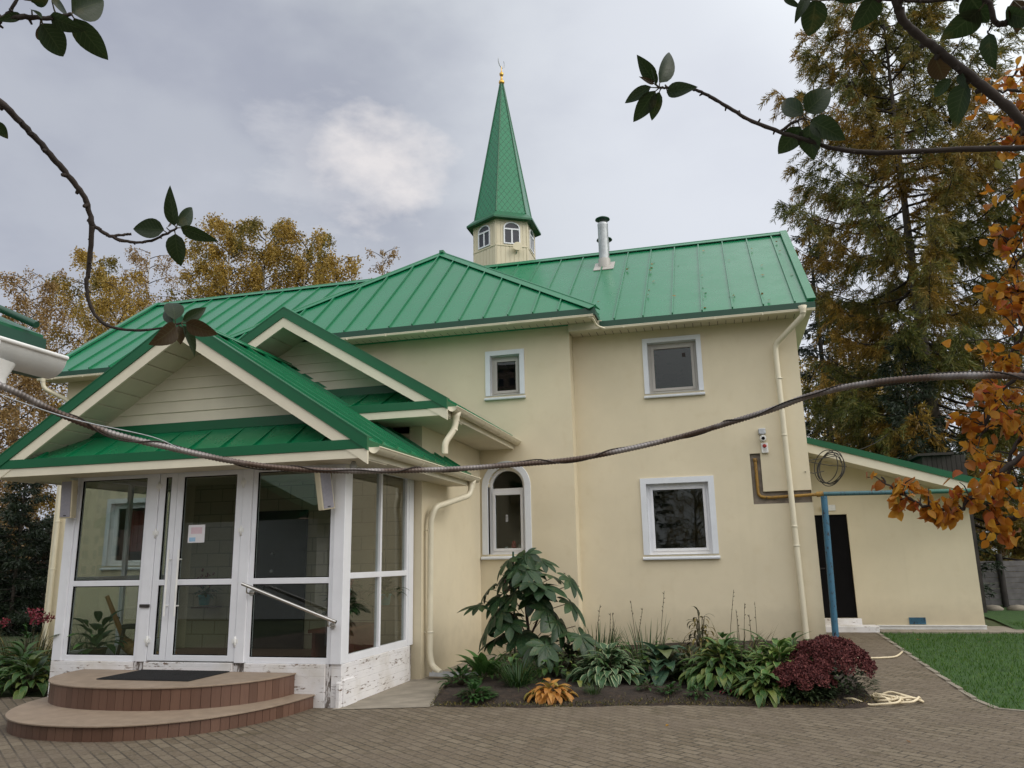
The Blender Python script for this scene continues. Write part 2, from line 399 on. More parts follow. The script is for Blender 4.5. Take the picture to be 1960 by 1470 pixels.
        if isinstance(mat, (list, tuple)): me.polygons.foreach_set('material_index', self.mi)
        if parent is not None: o.parent = parent
        if bevel:
            b = o.modifiers.new('bevel', 'BEVEL'); b.width = bevel; b.segments = 2; b.limit_method = 'ANGLE'
        return o
def npmesh(name, V, Fq, mat, parent=None, uv=None, smooth=False, loc=None):
    """V (n,3), Fq (m,4) quads; big meshes by numpy"""
    me = bpy.data.meshes.new(name); o = bpy.data.objects.new(name, me); COL.objects.link(o)
    V = np.asarray(V, np.float64); Fq = np.asarray(Fq, np.int32)
    off = np.array(OFF[parent]) if parent is not None else (np.array(loc) if loc is not None else np.array([V[:, 0].mean(), V[:, 1].mean(), V[:, 2].min()]))
    if parent is None: o.location = off
    OFF[o] = Vector(off)
    V = V - off
    me.vertices.add(len(V)); me.vertices.foreach_set('co', V.astype(np.float32).ravel())
    me.loops.add(Fq.size); me.loops.foreach_set('vertex_index', Fq.ravel())
    me.polygons.add(len(Fq)); me.polygons.foreach_set('loop_start', np.arange(0, Fq.size, Fq.shape[1], dtype=np.int32))
    try: me.polygons.foreach_set('loop_total', np.full(len(Fq), Fq.shape[1], np.int32))
    except Exception: pass
    if smooth: me.polygons.foreach_set('use_smooth', np.ones(len(Fq), bool))
    if uv is not None:
        ul = me.uv_layers.new(name='UVMap'); ul.data.foreach_set('uv', np.asarray(uv, np.float32)[Fq.ravel()].ravel())
    me.update(calc_edges=True); me.materials.append(mat)
    if parent is not None: o.parent = parent
    return o
def norm(a): return a/(np.linalg.norm(a, axis=-1, keepdims=True)+1e-12)

def leaves(base, d, n, L, W, bend=.6, fold=.2, nt=6, prof='ovate', droop=0):
    """curved leaf blades: base (k,3), direction d, normal n, length L, width W -> V, F, UV"""
    base = np.atleast_2d(base).astype(float); k = len(base)
    d = norm(np.broadcast_to(np.asarray(d, float), (k, 3))); n = np.broadcast_to(np.asarray(n, float), (k, 3))
    n = norm(n - d*np.sum(n*d, 1, keepdims=True)); s = np.cross(d, n)
    L = np.broadcast_to(np.asarray(L, float), (k,)); W = np.broadcast_to(np.asarray(W, float), (k,))
    bend = np.broadcast_to(np.asarray(bend, float), (k,)); fold = np.broadcast_to(np.asarray(fold, float), (k,))
    t = np.linspace(0, 1, nt+1)
    if prof == 'ovate': w = np.sin(PI*t**.72)**.85*(1-.25*t); w[0] = .06; w[-1] = .0
    elif prof == 'lance': w = np.sin(PI*t**.85)**.9; w[0] = .1; w[-1] = 0
    elif prof == 'lobe': w = np.sin(PI*np.clip(t, 0, 1)**1.15)**.8; w[0] = .12; w[-1] = 0
    elif prof == 'heart': w = np.sin(PI*t**.55)**.8; w[0] = .12; w[-1] = 0
    else: w = np.minimum(1, 6*t+.5)*(1-t**2.2); w[-1] = .02
    across = np.array([-1, -.55, 0, .55, 1.])
    V = np.zeros((k, nt+1, 5, 3)); pos = base.copy()
    for i, ti in enumerate(t):
        ang = -bend*ti
        dd = d*np.cos(ang)[:, None] + n*np.sin(ang)[:, None]; nn = n*np.cos(ang)[:, None] - d*np.sin(ang)[:, None]
        if i: pos = pos + dd*(L/nt)[:, None]
        for j, a in enumerate(across):
            V[:, i, j] = pos + s*(a*.5*W*w[i])[:, None] + nn*(fold*abs(a)*.5*W*w[i])[:, None]
    nv = (nt+1)*5
    uv = np.array([[(a+1)/2, ti] for ti in t for a in across])
    f = np.array([[i*5+j, i*5+j+1, (i+1)*5+j+1, (i+1)*5+j] for i in range(nt) for j in range(4)])
    Fq = (f[None] + (np.arange(k)*nv)[:, None, None]).reshape(-1, 4)
    return V.reshape(-1, 3), Fq, np.tile(uv, (k, 1))
def merge(parts):
    V, Fq, U, b = [], [], [], 0
    for v, f, u in parts: V.append(v); Fq.append(f+b); U.append(u); b += len(v)
    return np.concatenate(V), np.concatenate(Fq), np.concatenate(U)
def quads(c, d, n, L, W):
    """flat rhombic leaflets, one quad each"""
    d = norm(d); n = norm(n - d*np.sum(n*d, 1, keepdims=True)); s = np.cross(d, n)
    L = L[:, None]; W = W[:, None]
    V = np.stack([c, c+d*L*.45+s*W*.5, c+d*L, c+d*L*.45-s*W*.5], 1).reshape(-1, 3)
    return V, np.arange(len(c)*4, dtype=np.int32).reshape(-1, 4)
def rand_dir(k): return norm(RNG.normal(size=(k, 3)))

def zg(x, y):                       # the ground rises gently behind and to the right
    fx = min(1, max(0, (x+3.5)/4.0)); fx = fx*fx*(3-2*fx)
    fy = min(1, max(0, (y-10.2)/7.8)); return .30*fx*fy + (.12 if y > 26 and False else 0)

# ------------------------------------------------------------------ world and sun
W = bpy.data.worlds.new('World'); S.world = W; W.use_nodes = True
wt = W.node_tree; wn = wt.nodes; wl = wt.links
bg = wn['Background']; out = wn['World Output']
SUN = norm(np.array([.86, -.16, .62]))
sky = wn.new('ShaderNodeTexSky'); sky.sky_type = 'NISHITA'; sky.sun_disc = False
sky.sun_elevation = math.asin(SUN[2]); sky.sun_rotation = math.atan2(SUN[0], SUN[1])
sky.air_density = 1.2; sky.dust_density = 2.5
wl.new(sky.outputs[0], bg.inputs[0]); bg.inputs[1].default_value = .10
tc = wn.new('ShaderNodeTexCoord')
def wmath(op, a, b=0.0):
    n = wn.new('ShaderNodeMath'); n.operation = op
    for s, v in zip(n.inputs, (a, b)):
        if hasattr(v, 'is_output'): wl.new(v, s)
        else: s.default_value = v
    return n.outputs[0]
def wnoise(scale, det, sc, seed=0, rough=.5):
    mp = wn.new('ShaderNodeMapping'); wl.new(tc.outputs['Generated'], mp.inputs[0]); mp.inputs['Scale'].default_value = sc; mp.inputs['Location'].default_value = (seed, seed*.7, seed*.3)
    n = wn.new('ShaderNodeTexNoise'); wl.new(mp.outputs[0], n.inputs['Vector']); n.inputs['Scale'].default_value = scale; n.inputs['Detail'].default_value = det; n.inputs['Roughness'].default_value = rough
    return n.outputs['Fac']
def wramp(f, stops):
    n = wn.new('ShaderNodeValToRGB'); e = n.color_ramp.elements
    while len(e) < len(stops): e.new(.5)
    for i, (p, c) in enumerate(stops): e[i].position = p; e[i].color = (*c, 1) if hasattr(c, '__len__') else (c, c, c, 1)
    n.color_ramp.interpolation = 'EASE'
    wl.new(f, n.inputs[0]); return n.outputs[0]
def wdot(v):
    n = wn.new('ShaderNodeVectorMath'); n.operation = 'DOT_PRODUCT'; wl.new(tc.outputs['Generated'], n.inputs[0]); n.inputs[1].default_value = tuple(norm(np.array(v, float))); return n.outputs['Value']
def wmix(f, a, b):
    n = wn.new('ShaderNodeMix'); n.data_type = 'RGBA'
    for s, v in ((n.inputs[0], f), (n.inputs[6], a), (n.inputs[7], b)):
        if hasattr(v, 'is_output'): wl.new(v, s)
        elif isinstance(v, tuple): s.default_value = (*v, 1)
        else: s.default_value = v
    return n.outputs[2]
n1 = wnoise(2.1, 5, (1, 1, 2.0), 3.1, .5); n2 = wnoise(6.5, 5, (1, 1, 1.6), 1.7, .55)
lum = wmath('ADD', wmath('MULTIPLY', n1, .72), wmath('MULTIPLY', n2, .28))
cl = wramp(lum, [(.34, (.385, .41, .475)), (.52, (.55, .58, .62)), (.68, (.68, .705, .745))])
low = wramp(wdot(ray(60, 620)), [(.80, 0), (.99, 1)])
cl = wmix(wmath('MULTIPLY', low, .45), cl, (.36, .375, .47))
right = wramp(wdot(ray(1750, 150)), [(.80, 0), (.995, 1)])
cl = wmix(wmath('MULTIPLY', right, .75), cl, (.80, .83, .90))
# one pale cumulus top breaking through, left of the minaret
sp_ = wmath('ADD', wdot(ray(715, 335)), wmath('MULTIPLY', wmath('SUBTRACT', wmath('ADD', wmath('MULTIPLY', n2, .6), wmath('MULTIPLY', wnoise(9, 6, (1, 1, 1.8), 5.3, .6), .4)), .5), .022))
sq_ = wmath('ADD', wdot(ray(625, 310)), wmath('MULTIPLY', wmath('SUBTRACT', wnoise(8, 6, (1, 1, 2.6), 2.2, .6), .5), .02))
cl = wmix(wmath('MULTIPLY', wramp(sq_, [(.9965, 0), (.9994, 1)]), .25), cl, (.80, .79, .80))
cl = wmix(wmath('MULTIPLY', wramp(sp_, [(.9968, 0), (.9994, 1)]), .72), cl, (.88, .83, .81))
zen = wramp(wdot((.45, .50, .74)), [(.83, 0), (.985, 1)])
cl = wmix(zen, cl, (1.15, 1.2, 1.22))
back = wramp(wdot((.35, -.50, .95)), [(.30, 0), (.95, 1)])      # extra sky brightness added high behind the viewer to lift the facade
cl = wmix(back, cl, (1.62, 1.60, 1.58))
bg2 = wn.new('ShaderNodeBackground'); wl.new(cl, bg2.inputs[0]); bg2.inputs[1].default_value = 1.0
mx = wn.new('ShaderNodeMixShader'); mx.inputs[0].default_value = .93
wl.new(bg.outputs[0], mx.inputs[1]); wl.new(bg2.outputs[0], mx.inputs[2]); wl.new(mx.outputs[0], out.inputs[0])
sl = bpy.data.lights.new('sun', 'SUN'); sl.energy = .95; sl.angle = math.radians(28); sl.color = (1, .95, .86)
so = bpy.data.objects.new('sun', sl); COL.objects.link(so)
so.rotation_euler = Vector(-SUN).to_track_quat('-Z', 'Y').to_euler(); so.location = (20, -10, 30)

# ------------------------------------------------------------------ ground
def sheet(name, poly, mat, lift, label=None, step=.5, kind='structure'):
    """a flat-ish sheet following the ground, from a convex-or-not polygon (x, y)"""
    tri = geometry.tessellate_polygon([[Vector((x, y, 0)) for x, y in poly]])
    import bmesh
    bm = bmesh.new(); vs = [bm.verts.new((x, y, 0)) for x, y in poly]
    for t in tri:
        try: bm.faces.new([vs[i] for i in t])
        except ValueError: pass
    bmesh.ops.recalc_face_normals(bm, faces=bm.faces)
    xs = [p[0] for p in poly]; ys = [p[1] for p in poly]
    for lo, hi, ax in ((max(min(xs), -8), min(max(xs), 12), 0), (max(min(ys), 2), min(max(ys), 24), 1)):
        k = math.ceil(lo/step)*step
        while k < hi:
            co_ = (k, 0, 0) if ax == 0 else (0, k, 0); no_ = (1, 0, 0) if ax == 0 else (0, 1, 0)
            bmesh.ops.bisect_plane(bm, geom=bm.verts[:]+bm.edges[:]+bm.faces[:], plane_co=co_, plane_no=no_); k += step
    for v in bm.verts: v.co.z = zg(v.co.x, v.co.y) + lift
    for f in bm.faces:
        if f.normal.z < 0: f.normal_flip()
    me = bpy.data.meshes.new(name); bm.to_mesh(me); bm.free()
    o = bpy.data.objects.new(name, me); COL.objects.link(o); me.materials.append(mat); OFF[o] = Vector((0, 0, 0))
    return tag(o, kind=kind)
sheet('ground', [(-900, -900), (900, -900), (900, 900), (-900, 900)], M['earth'], -.03)
sheet('pavement', [(-9.2, -6), (9, -6), (9, 6.2), (2.62, 9.75), (2.55, 10.3), (2.5, 16.6), (1.5, 16.6), (1.5, 14.2), (-4.2, 13.9), (-4.3, 8.74), (-9.0, 8.9), (-11.5, 7.5)], M['pavers'], .004)
sheet('concrete_apron', [(-4.42, 8.62), (-3.37, 8.94), (-3.2, 9.6), (-3.75, 11.6), (-3.8, 13.95), (-4.30, 13.95), (-4.42, 11.0)], M['concrete'], .010)
sheet('lawn_ground', [(2.62, 9.75), (9, 6.2), (30, 6.2), (30, 27), (5.6, 27), (4.9, 16.4), (2.55, 16.1), (2.55, 10.3)], M['lawn'], .002)
# lawn kerb
k = MB()
for a, b in (((2.62, 9.75), (2.55, 10.3)), ((2.55, 10.3), (2.53, 16.0)), ((9, 6.2), (2.62, 9.75))):
    a, b = np.array(a), np.array(b); L = np.linalg.norm(b-a); u = (b-a)/L; q = np.array([-u[1], u[0]]); n_ = max(1, int(L/.5))
    for i in range(n_):
        p = a+u*L*(i+.5)/n_; z = zg(*p)
        k.obox((p[0], p[1], z-.03), (*u*(L/n_/2-.004), 0), (*q*.03, 0), (0, 0, .045))
tag(k.build('kerb', M['concrete']), kind='structure')
# flower bed soil: a low mounded sheet
def bedz(x, y):
    e = min(1, max(0, (y-(9.0+.13*min(x+3.4, 3)))/.7)); return zg(x, y)+.015+.07*e*(3-2*e)*e + .012*math.sin(x*7.1+y*3)*math.sin(y*9-x*2)
bx = np.linspace(-3.75, 1.52, 60); by = np.linspace(0, 1, 40); V = []; 
for y in by:
    for x in bx:
        y0 = np.interp(x, [-3.75, -3.37, -2.2, -.7, 1.1, 1.3, 1.52], [11.2, 9.0, 9.12, 9.5, 9.56, 9.65, 9.95]) + .03*math.sin(x*9)
        yy = y0 + (14.6-y0)*y**1.6; V.append((x, yy-(.05 if y == 0 else 0), bedz(x, yy) if y > 0 and x < 1.5 and x > -3.74 else zg(x, yy)-.03))
Fq = [(j*60+i, j*60+i+1, (j+1)*60+i+1, (j+1)*60+i) for j in range(39) for i in range(59)]
tag(npmesh('flower_bed_ground', V, Fq, M['soil'], smooth=True), kind='structure')

# ------------------------------------------------------------------ mosque
G = thing('mosque', 'cream rendered mosque with green metal roofs, glazed porch and hexagonal minaret', 'mosque', (-6, 14, 0))
YB, YW, XR, XL, XM = 13.91, 14.25, 1.49, -14.02, -4.25
def wall_sheet(b, pts, holes, fn, depth, mi=0):
    loops = [[Vector((u, v, 0)) for u, v in pts]] + [[Vector((u, v, 0)) for u, v in h] for h in holes]
    flat = [p for l in loops for p in l]
    for t in geometry.tessellate_polygon(loops): b.face([fn(flat[i].x, flat[i].y, 0) for i in t], mi=mi)
    for h in holes:
        for i in range(len(h)):
            p, q = h[i], h[(i+1) % len(h)]
            b.face([fn(*p, 0), fn(*q, 0), fn(*q, depth), fn(*p, depth)], mi=mi)
def rect(x0, x1, z0, z1): return [(x0, z0), (x1, z0), (x1, z1), (x0, z1)]
def arch(x0, x1, z0, zs, n=16):
    c, r = (x0+x1)/2, (x1-x0)/2
    return [(x0, z0), (x1, z0)] + [(c+r*math.cos(PI*i/n), zs+r*math.sin(PI*i/n)) for i in range(n+1)]
w = MB()
W3, W4, W1 = (-1.115, -.235, 4.52, 5.47), (-1.275, -.20, 1.66, 2.89), (-4.03, -3.455, 4.62, 5.39)
W5 = (-12.55, -11.45, 1.66, 2.95)
A2 = (-4.10, -3.415, 1.72, 2.93)
fx = lambda Y: (lambda u, v, d: (u, Y+d, v))
groove = [(.535, 2.47), (1.49, 2.47), (1.49, 2.68), (.71, 2.68), (.71, 3.34), (.535, 3.34)]
wall_sheet(w, [(-2.5, -.2), (XR, -.2), (XR, 2.46), (XR, 2.69), (XR, 5.79), (-2.5, 5.79)], [rect(*W3), rect(*W4), [(.535, 2.47), (1.484, 2.47), (1.484, 2.68), (.71, 2.68), (.71, 3.34), (.535, 3.34)]], fx(YW), .16)
wall_sheet(w, rect(XL, -9.25, -.2, 5.79), [rect(*W5)], fx(YW), .16)
wall_sheet(w, rect(-9.25, -2.5, -.2, 5.86), [rect(*W1), arch(*A2)], fx(YB), .16)
w.face([(-2.5, YB, -.2), (-2.5, YW, -.2), (-2.5, YW, 5.86), (-2.5, YB, 5.86)]); w.face([(-9.25, YB, -.2), (-9.25, YW, -.2), (-9.25, YW, 5.86), (-9.25, YB, 5.86)])
for X in (XL, XR): w.face([(X, YW, -.2), (X, 20.75, -.2), (X, 20.75, 5.8), (X, 17.3, 8.42), (X, YW, 5.8)])
w.face([(XL, 20.75, -.2), (XR, 20.75, -.2), (XR, 20.75, 5.8), (XL, 20.75, 5.8)])
# middle volume behind the porch (side wall and front wall strip)
w.box(XM-.2, XM, 10.97, YB-.002, -.2, 3.6); w.box(-8.3, -8.1, 10.97, YB-.002, -.2, 3.6)
w.build('wall', M['wall'], G)
r = MB(); r.face([(.535, YW+.055, 2.46), (1.484, YW+.055, 2.46), (1.484, YW+.055, 3.35), (.535, YW+.055, 3.35)]); r.build('pipe_recess', M['recess'], G)
fz = MB(); fz.box(-8.0, -4.46, 11.11, 11.14, .35, 3.5); fz.box(-8.1, -4.45, 10.97, 11.10, .0, 3.5); fz.build('porch_back_wall', M['block'], G)

def window(x0, x1, z0, z1, Y, casing=.1, arch_z=None, red=False, casing_proj=.025, frame='white', sash=True):
    """opening, casing band round it, recessed frame, sash, pane, sill"""
    f = MB()
    yf = Y+.10
    if arch_z is None:
        f.ring(x0, x1, z0, z1, .055, yf, yf+.06)
        f.ring(x0+.055, x1-.055, z0+.055, z1-.055, .05, yf-.012, yf+.05)
        gx0, gx1, gz0, gz1 = x0+.1, x1-.1, z0+.1, z1-.1
        F_ = f.build('window', M[frame], G, .004)
        p = MB(); p.box(gx0, gx1, yf+.02, yf+.026, gz0, gz1); p.build('pane', M['glass'], F_)
    else:
        c, ro = (x0+x1)/2, (x1-x0)/2; n = 20
        def arc(r): return [(c+r*math.cos(PI*i/n), arch_z+r*math.sin(PI*i/n)) for i in range(n+1)]
        def band(a, b_, y0, y1):
            for i in range(n):
                f.raw([(a[i][0], y0, a[i][1]), (a[i+1][0], y0, a[i+1][1]), (b_[i+1][0], y0, b_[i+1][1]), (b_[i][0], y0, b_[i][1]),
                       (a[i][0], y1, a[i][1]), (a[i+1][0], y1, a[i+1][1]), (b_[i+1][0], y1, b_[i+1][1]), (b_[i][0], y1, b_[i][1])],
                      [(0, 1, 2, 3), (7, 6, 5, 4), (0, 4, 5, 1), (3, 2, 6, 7)])
        band(arc(ro), arc(ro-.055), yf, yf+.06)
        zt = arch_z-.10
        f.box(x0, x0+.055, yf, yf+.06, z0, arch_z); f.box(x1-.055, x1, yf, yf+.06, z0, arch_z)
        f.box(x0+.055, x1-.055, yf, yf+.06, z0, z0+.055); f.box(x0+.055, x1-.055, yf, yf+.06, zt, zt+.07)
        f.ring(x0+.055, x1-.055, z0+.055, zt, .05, yf-.012, yf+.05)
        F_ = f.build('window', M[frame], G, .004)
        p = MB(); p.box(x0+.1, x1-.1, yf+.02, yf+.026, z0+.1, zt-.05)
        a = arc(ro-.055); p.face([(q[0], yf+.023, q[1]) for q in a] + [(x0+.055, yf+.023, zt+.07), (x1-.055, yf+.023, zt+.07)])
        p.build('pane', M['glass'], F_)
    k = MB(); cw = casing
    if arch_z is None:
        k.ring(x0-cw, x1+cw, z0, z1+cw, cw, Y-casing_proj, Y+.01, wb=.001)
        for a, b_ in ((x0, x0+.004), (x1-.004, x1)): k.box(a, b_, Y+.012, Y+.10, z0, z1)
        k.box(x0+.004, x1-.004, Y+.012, Y+.10, z1-.004, z1)
    else:
        n = 24
        for i in range(n):
            a0, a1 = PI*i/n, PI*(i+1)/n
            pts = [(c+(ro)*math.cos(a0), arch_z+ro*math.sin(a0)), (c+ro*math.cos(a1), arch_z+ro*math.sin(a1)), (c+(ro+cw)*math.cos(a1), arch_z+(ro+cw)*math.sin(a1)), (c+(ro+cw)*math.cos(a0), arch_z+(ro+cw)*math.sin(a0))]
            k.raw([(u, Y-casing_proj, v) for u, v in pts]+[(u, Y+.1, v) for u, v in pts], [(0, 1, 2, 3), (0, 4, 5, 1), (3, 2, 6, 7)])
        k.box(x0-cw, x0, Y-casing_proj, Y+.1, z0, arch_z); k.box(x1, x1+cw, Y-casing_proj, Y+.1, z0, arch_z)
    k.build('casing', M['casing'], F_, .004)
    s = MB(); s.prism([(x0-cw-.015, Y-.065, z0-.07), (x0-cw-.015, Y-.065, z0-.055), (x0-cw-.015, Y+.1, z0+.004), (x0-cw-.015, Y+.1, z0-.02), (x0-cw-.015, Y-.003, z0-.055), (x0-cw-.015, Y-.003, z0-.085), (x0-cw-.015, Y-.06, z0-.085)], (x1-x0+2*cw+.03, 0, 0))
    s.build('sill', M['casing'], F_)
    return F_
w3 = window(*W3, YW, .085, frame='greyframe')
st = MB(); st.box(-.50, -.44, YW+.115, YW+.119, 5.19, 5.27); st.build('sticker', M['shedwall'], w3)
w4 = window(*W4, YW, .10)
w1 = window(*W1, YB, .09, frame='greyframe')
w2 = window(A2[0], A2[1], A2[2], 0, YB, .115, arch_z=A2[3])
st = MB(); st.ring(-3.80, -3.765, 2.30, 2.42, .008, YB+.112, YB+.116); st.build('ventilation_handle', M['white'], w2)
w5 = window(*W5, YW, .10)
cu = MB()
for i in range(14): cu.box(-12.3+i*.06, -12.25+i*.06, YW+.2+.01*(i % 2), YW+.215+.01*(i % 2), 1.95, 2.8)
cu.build('curtain', M['curtain'], w5)
# things on the inner window ledge
for nm, c, rad, h, mt in (('flower_vase', (-3.72, YB+.34, 1.76), .05, .2, 'red'), ('glass_jar', (-3.58, YB+.32, 1.76), .06, .15, 'galv'), ('white_cup', (-3.86, YB+.33, 1.76), .045, .1, 'whitepaint')):
    t = MB(); t.lathe(c, [(0, 0), (rad*.7, .0), (rad, h*.3), (rad*.9, h*.7), (rad*.5, h), (0, h)], 12)
    lb = {'flower_vase': 'small red vase on the ledge behind the arched window', 'glass_jar': 'shiny jar beside the red vase behind the arched window', 'white_cup': 'white cup left of the red vase behind the arched window'}[nm]
    tag(t.build(nm, M[mt]), lb, nm.split('_')[1])
lg = MB(); lg.box(-4.1, -3.41, YB+.165, YB+.5, 1.70, 1.758); lg.build('window_ledge', M['white'], w2)

# --- roofs
def facet(b, P, up, seam=.5, th=.03, sh=.035, off=0., cap=0):
    """roof facet: polygon P (3D, eave edge first two points), standing seams run along `up`"""
    P = [np.array(p, float) for p in P]; e = P[1]-P[0]; e /= np.linalg.norm(e)
    n = np.cross(e, np.array(up, float)); n /= np.linalg.norm(n)
    if n[2] < 0: n = -n
    u = np.cross(n, e); u /= np.linalg.norm(u)
    if np.dot(u, up) < 0: u = -u
    b.prism([p + n*.0 for p in P], -n*th)
    q = [(np.dot(p-P[0], e), np.dot(p-P[0], u)) for p in P]
    x = min(a for a, _ in q)+off+seam
    xm = max(a for a, _ in q)
    while x < xm-.05:
        vs = []
        for i in range(len(q)):
            (x0, y0), (x1, y1) = q[i], q[(i+1) % len(q)]
            if (x0-x)*(x1-x) < 0: vs.append(y0+(y1-y0)*(x-x0)/(x1-x0))
        if len(vs) >= 2:
            lo, hi = min(vs), max(vs)
            if hi-lo > .08: b.obox(P[0]+e*x+u*(lo+hi)/2+n*(sh/2+.001), e*.011, u*((hi-lo)/2-.012), n*sh/2)
        x += seam
    return n
def cap(b, p0, p1, na, nb, wdt=.12, th=.014, lift=.03):
    """ridge or hip flashing: two strips either side of an edge"""
    p0, p1 = np.array(p0, float), np.array(p1, float); t = norm(p1-p0)
    for n, s in ((na, 1), (nb, -1)):
        d = np.cross(t, n)*s; d = norm(d)
        if d[2] > 0: d = -d
        b.obox((p0+p1)/2 + n*(lift+th/2) + d*wdt/2, t*np.linalg.norm(p1-p0)/2, d*wdt/2, n*th/2)
    up_ = norm(np.array(na)+np.array(nb)); b.tube([p0+up_*(lift+.012), p1+up_*(lift+.012)], .022, 8)
def half_gutter(b, p0, p1, rr=.065):
    p0, p1 = np.array(p0, float), np.array(p1, float); t = norm(p1-p0); s = np.cross(t, [0, 0, 1.]); n = 12
    A = [(math.cos(PI+PI*i/n), math.sin(PI+PI*i/n)) for i in range(n+1)]
    for P0, P1 in ((p0, p1),):
        vs = []
        for p in (P0, P1):
            vs += [p + s*a*rr + np.array([0, 0, c*rr]) for a, c in A] + [p + s*a*(rr-.006) + np.array([0, 0, c*(rr-.006)]) for a, c in A]
        m = n+1; fs = []
        for i in range(n): fs += [(i, i+1, 2*m+i+1, 2*m+i), (m+i, m+i+1, 3*m+i+1, 3*m+i)]
        fs += [tuple(range(m)), tuple(range(2*m, 3*m))]
        b.raw(vs, fs, True)
    b.tube([p0+s*rr, p1+s*rr], .010, 8); b.tube([p0-s*rr, p1-s*rr], .007, 6)
    L = np.linalg.norm(p1-p0); k = .5
    while k < L:       # straps and joints
        c = p0+t*k; b.tube([c + s*a*(rr+.003) + np.array([0, 0, q*(rr+.003)]) for a, q in A], .004, 5, smooth=False); k += .9
EZ, EY, RZ, RY = 5.84, 13.8, 8.53, 17.3
XE0, XE1 = -14.38, 1.80
rf = MB()
nF = facet(rf, [(XE0, EY, EZ), (XE1, EY, EZ), (XE1, RY, RZ), (XE0, RY, RZ)], (0, 3.5, 2.69), .52, off=.26)
nBk = facet(rf, [(XE0, 20.8, EZ), (XE1, 20.8, EZ), (XE1, RY, RZ), (XE0, RY, RZ)], (0, -3.5, 2.69), .52)
cap(rf, (XE0, RY, RZ), (XE1, RY, RZ), nF, nBk, .14)
R_main = rf.build('main_roof', M['roof'], G)
def verge(b, a, c, w_=.14, h=.16, lift=.02):
    """sheet metal edging along a sloping roof edge"""
    a, c = np.array(a, float), np.array(c, float); t = norm(c-a); s = norm(np.array([t[1], -t[0], 0])); n = np.cross(s, t); n = n if n[2] > 0 else -n
    b.obox((a+c)/2+n*lift, t*np.linalg.norm(c-a)/2, s*w_/2, n*.02)
    b.obox((a+c)/2+n*(lift-h/2), t*np.linalg.norm(c-a)/2, s*.015, n*h/2)
for X in (XE0+.05, XE1-.05):
    for ya, yb_ in ((EY+.005, RY-.02), (20.79, RY+.02)): vb = MB(); verge(vb, (X, ya, EZ+.03), (X, yb_, RZ+.03)); vb.build('verge_flashing', M['roof'], R_main)
# cross wing (hipped bay)
HZ, HY, HX0, HX1 = 5.985, 13.42, -9.75, -1.93
ax_, ay_, az_ = -5.86, 16.35, 8.60
hp = MB()
n1_ = facet(hp, [(HX0, HY, HZ), (HX1, HY, HZ), (ax_, ay_, az_)], (0, 1, .9), .47, off=.1)
n2_ = facet(hp, [(HX1, HY, HZ), (HX1, 17.2, HZ), (ax_, 17.2, az_), (ax_, ay_, az_)], (-1, 0, .67), .5)
n3_ = facet(hp, [(HX0, HY, HZ), (HX0, 17.2, HZ), (ax_, 17.2, az_), (ax_, ay_, az_)], (1, 0, .67), .5)
cap(hp, (HX1, HY, HZ), (ax_, ay_, az_), n1_, n2_, .13); cap(hp, (HX0, HY, HZ), (ax_, ay_, az_), n1_, n3_, .13)
cap(hp, (ax_, ay_-.03, az_), (ax_, 17.3, az_), n2_, n3_, .13)
hp.obox((ax_, ay_+.02, az_+.05), (.05, 0, 0), (0, .1, 0), (0, 0, .03))
hp.build('hipped_roof', M['roof'], G)
# eaves: dark drip edge, soffits, gutters
e = MB()
e.box(HX0, HX1+.01, HY-.02, HY+.0, HZ-.125, HZ+.0); e.box(HX1-.012, HX1+.008, HY+.001, 13.95, HZ-.115, HZ-.03)
e.box(HX1+.02, XE1, EY-.02, EY, EZ-.125, EZ-.003); e.box(XE0, HX0-.3, EY-.02, EY, EZ-.125, EZ-.003)
e.build('drip_edge', M['darkgreen'], G)
s = MB()
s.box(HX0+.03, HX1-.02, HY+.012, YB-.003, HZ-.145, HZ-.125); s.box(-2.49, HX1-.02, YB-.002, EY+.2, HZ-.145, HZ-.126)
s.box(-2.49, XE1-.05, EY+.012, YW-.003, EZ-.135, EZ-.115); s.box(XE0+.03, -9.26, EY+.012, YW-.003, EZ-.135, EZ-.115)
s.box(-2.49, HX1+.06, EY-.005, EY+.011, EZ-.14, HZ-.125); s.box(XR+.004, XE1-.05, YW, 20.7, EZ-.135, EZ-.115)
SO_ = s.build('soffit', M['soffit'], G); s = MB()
x = -2.3
while x < 1.7: s.box(x, x+.012, EY+.2, YW-.01, EZ-.1385, EZ-.1351); x += .145
x = -9
while x < HX1-.05: s.box(x, x+.010, HY+.2, YB-.01, HZ-.1485, HZ-.1451); x += .145
s.build('vent_slots', M['recess'], SO_)
def lip_gutter(x0, x1, y, z):
    b = MB(); b.prism([(x0, y, z), (x0, y-.035, z+.012), (x0, y-.04, z+.042), (x0, y-.03, z+.044), (x0, y-.026, z+.02), (x0, y, z+.012)], (x1-x0, 0, 0)); b.tube([(x0, y-.036, z+.043), (x1, y-.036, z+.043)], .007, 6)
    x = x0+.4
    while x < x1-.1: b.box(x, x+.02, y-.043, y+.0, z-.003, z+.03); x += .8
    b.build('gutter', M['gutter'], G)
lip_gutter(HX0+.2, HX1-.03, HY-.0, HZ-.168); lip_gutter(HX1+.05, XE1-.01, EY-.0, EZ-.168); lip_gutter(XE0-.02, HX0-.1, EY-.0, EZ-.168)
def bend(pts, r=.12, n=6):
    P = [np.array(p, float) for p in pts]; o_ = [P[0]]
    for i in range(1, len(P)-1):
        a = norm(P[i-1]-P[i]); c = norm(P[i+1]-P[i]); rr = min(r, .45*np.linalg.norm(P[i-1]-P[i]), .45*np.linalg.norm(P[i+1]-P[i]))
        for k in range(n+1):
            t = k/n; o_.append((1-t)**2*(P[i]+a*rr) + 2*t*(1-t)*P[i] + t*t*(P[i]+c*rr))
    return o_+[P[-1]]
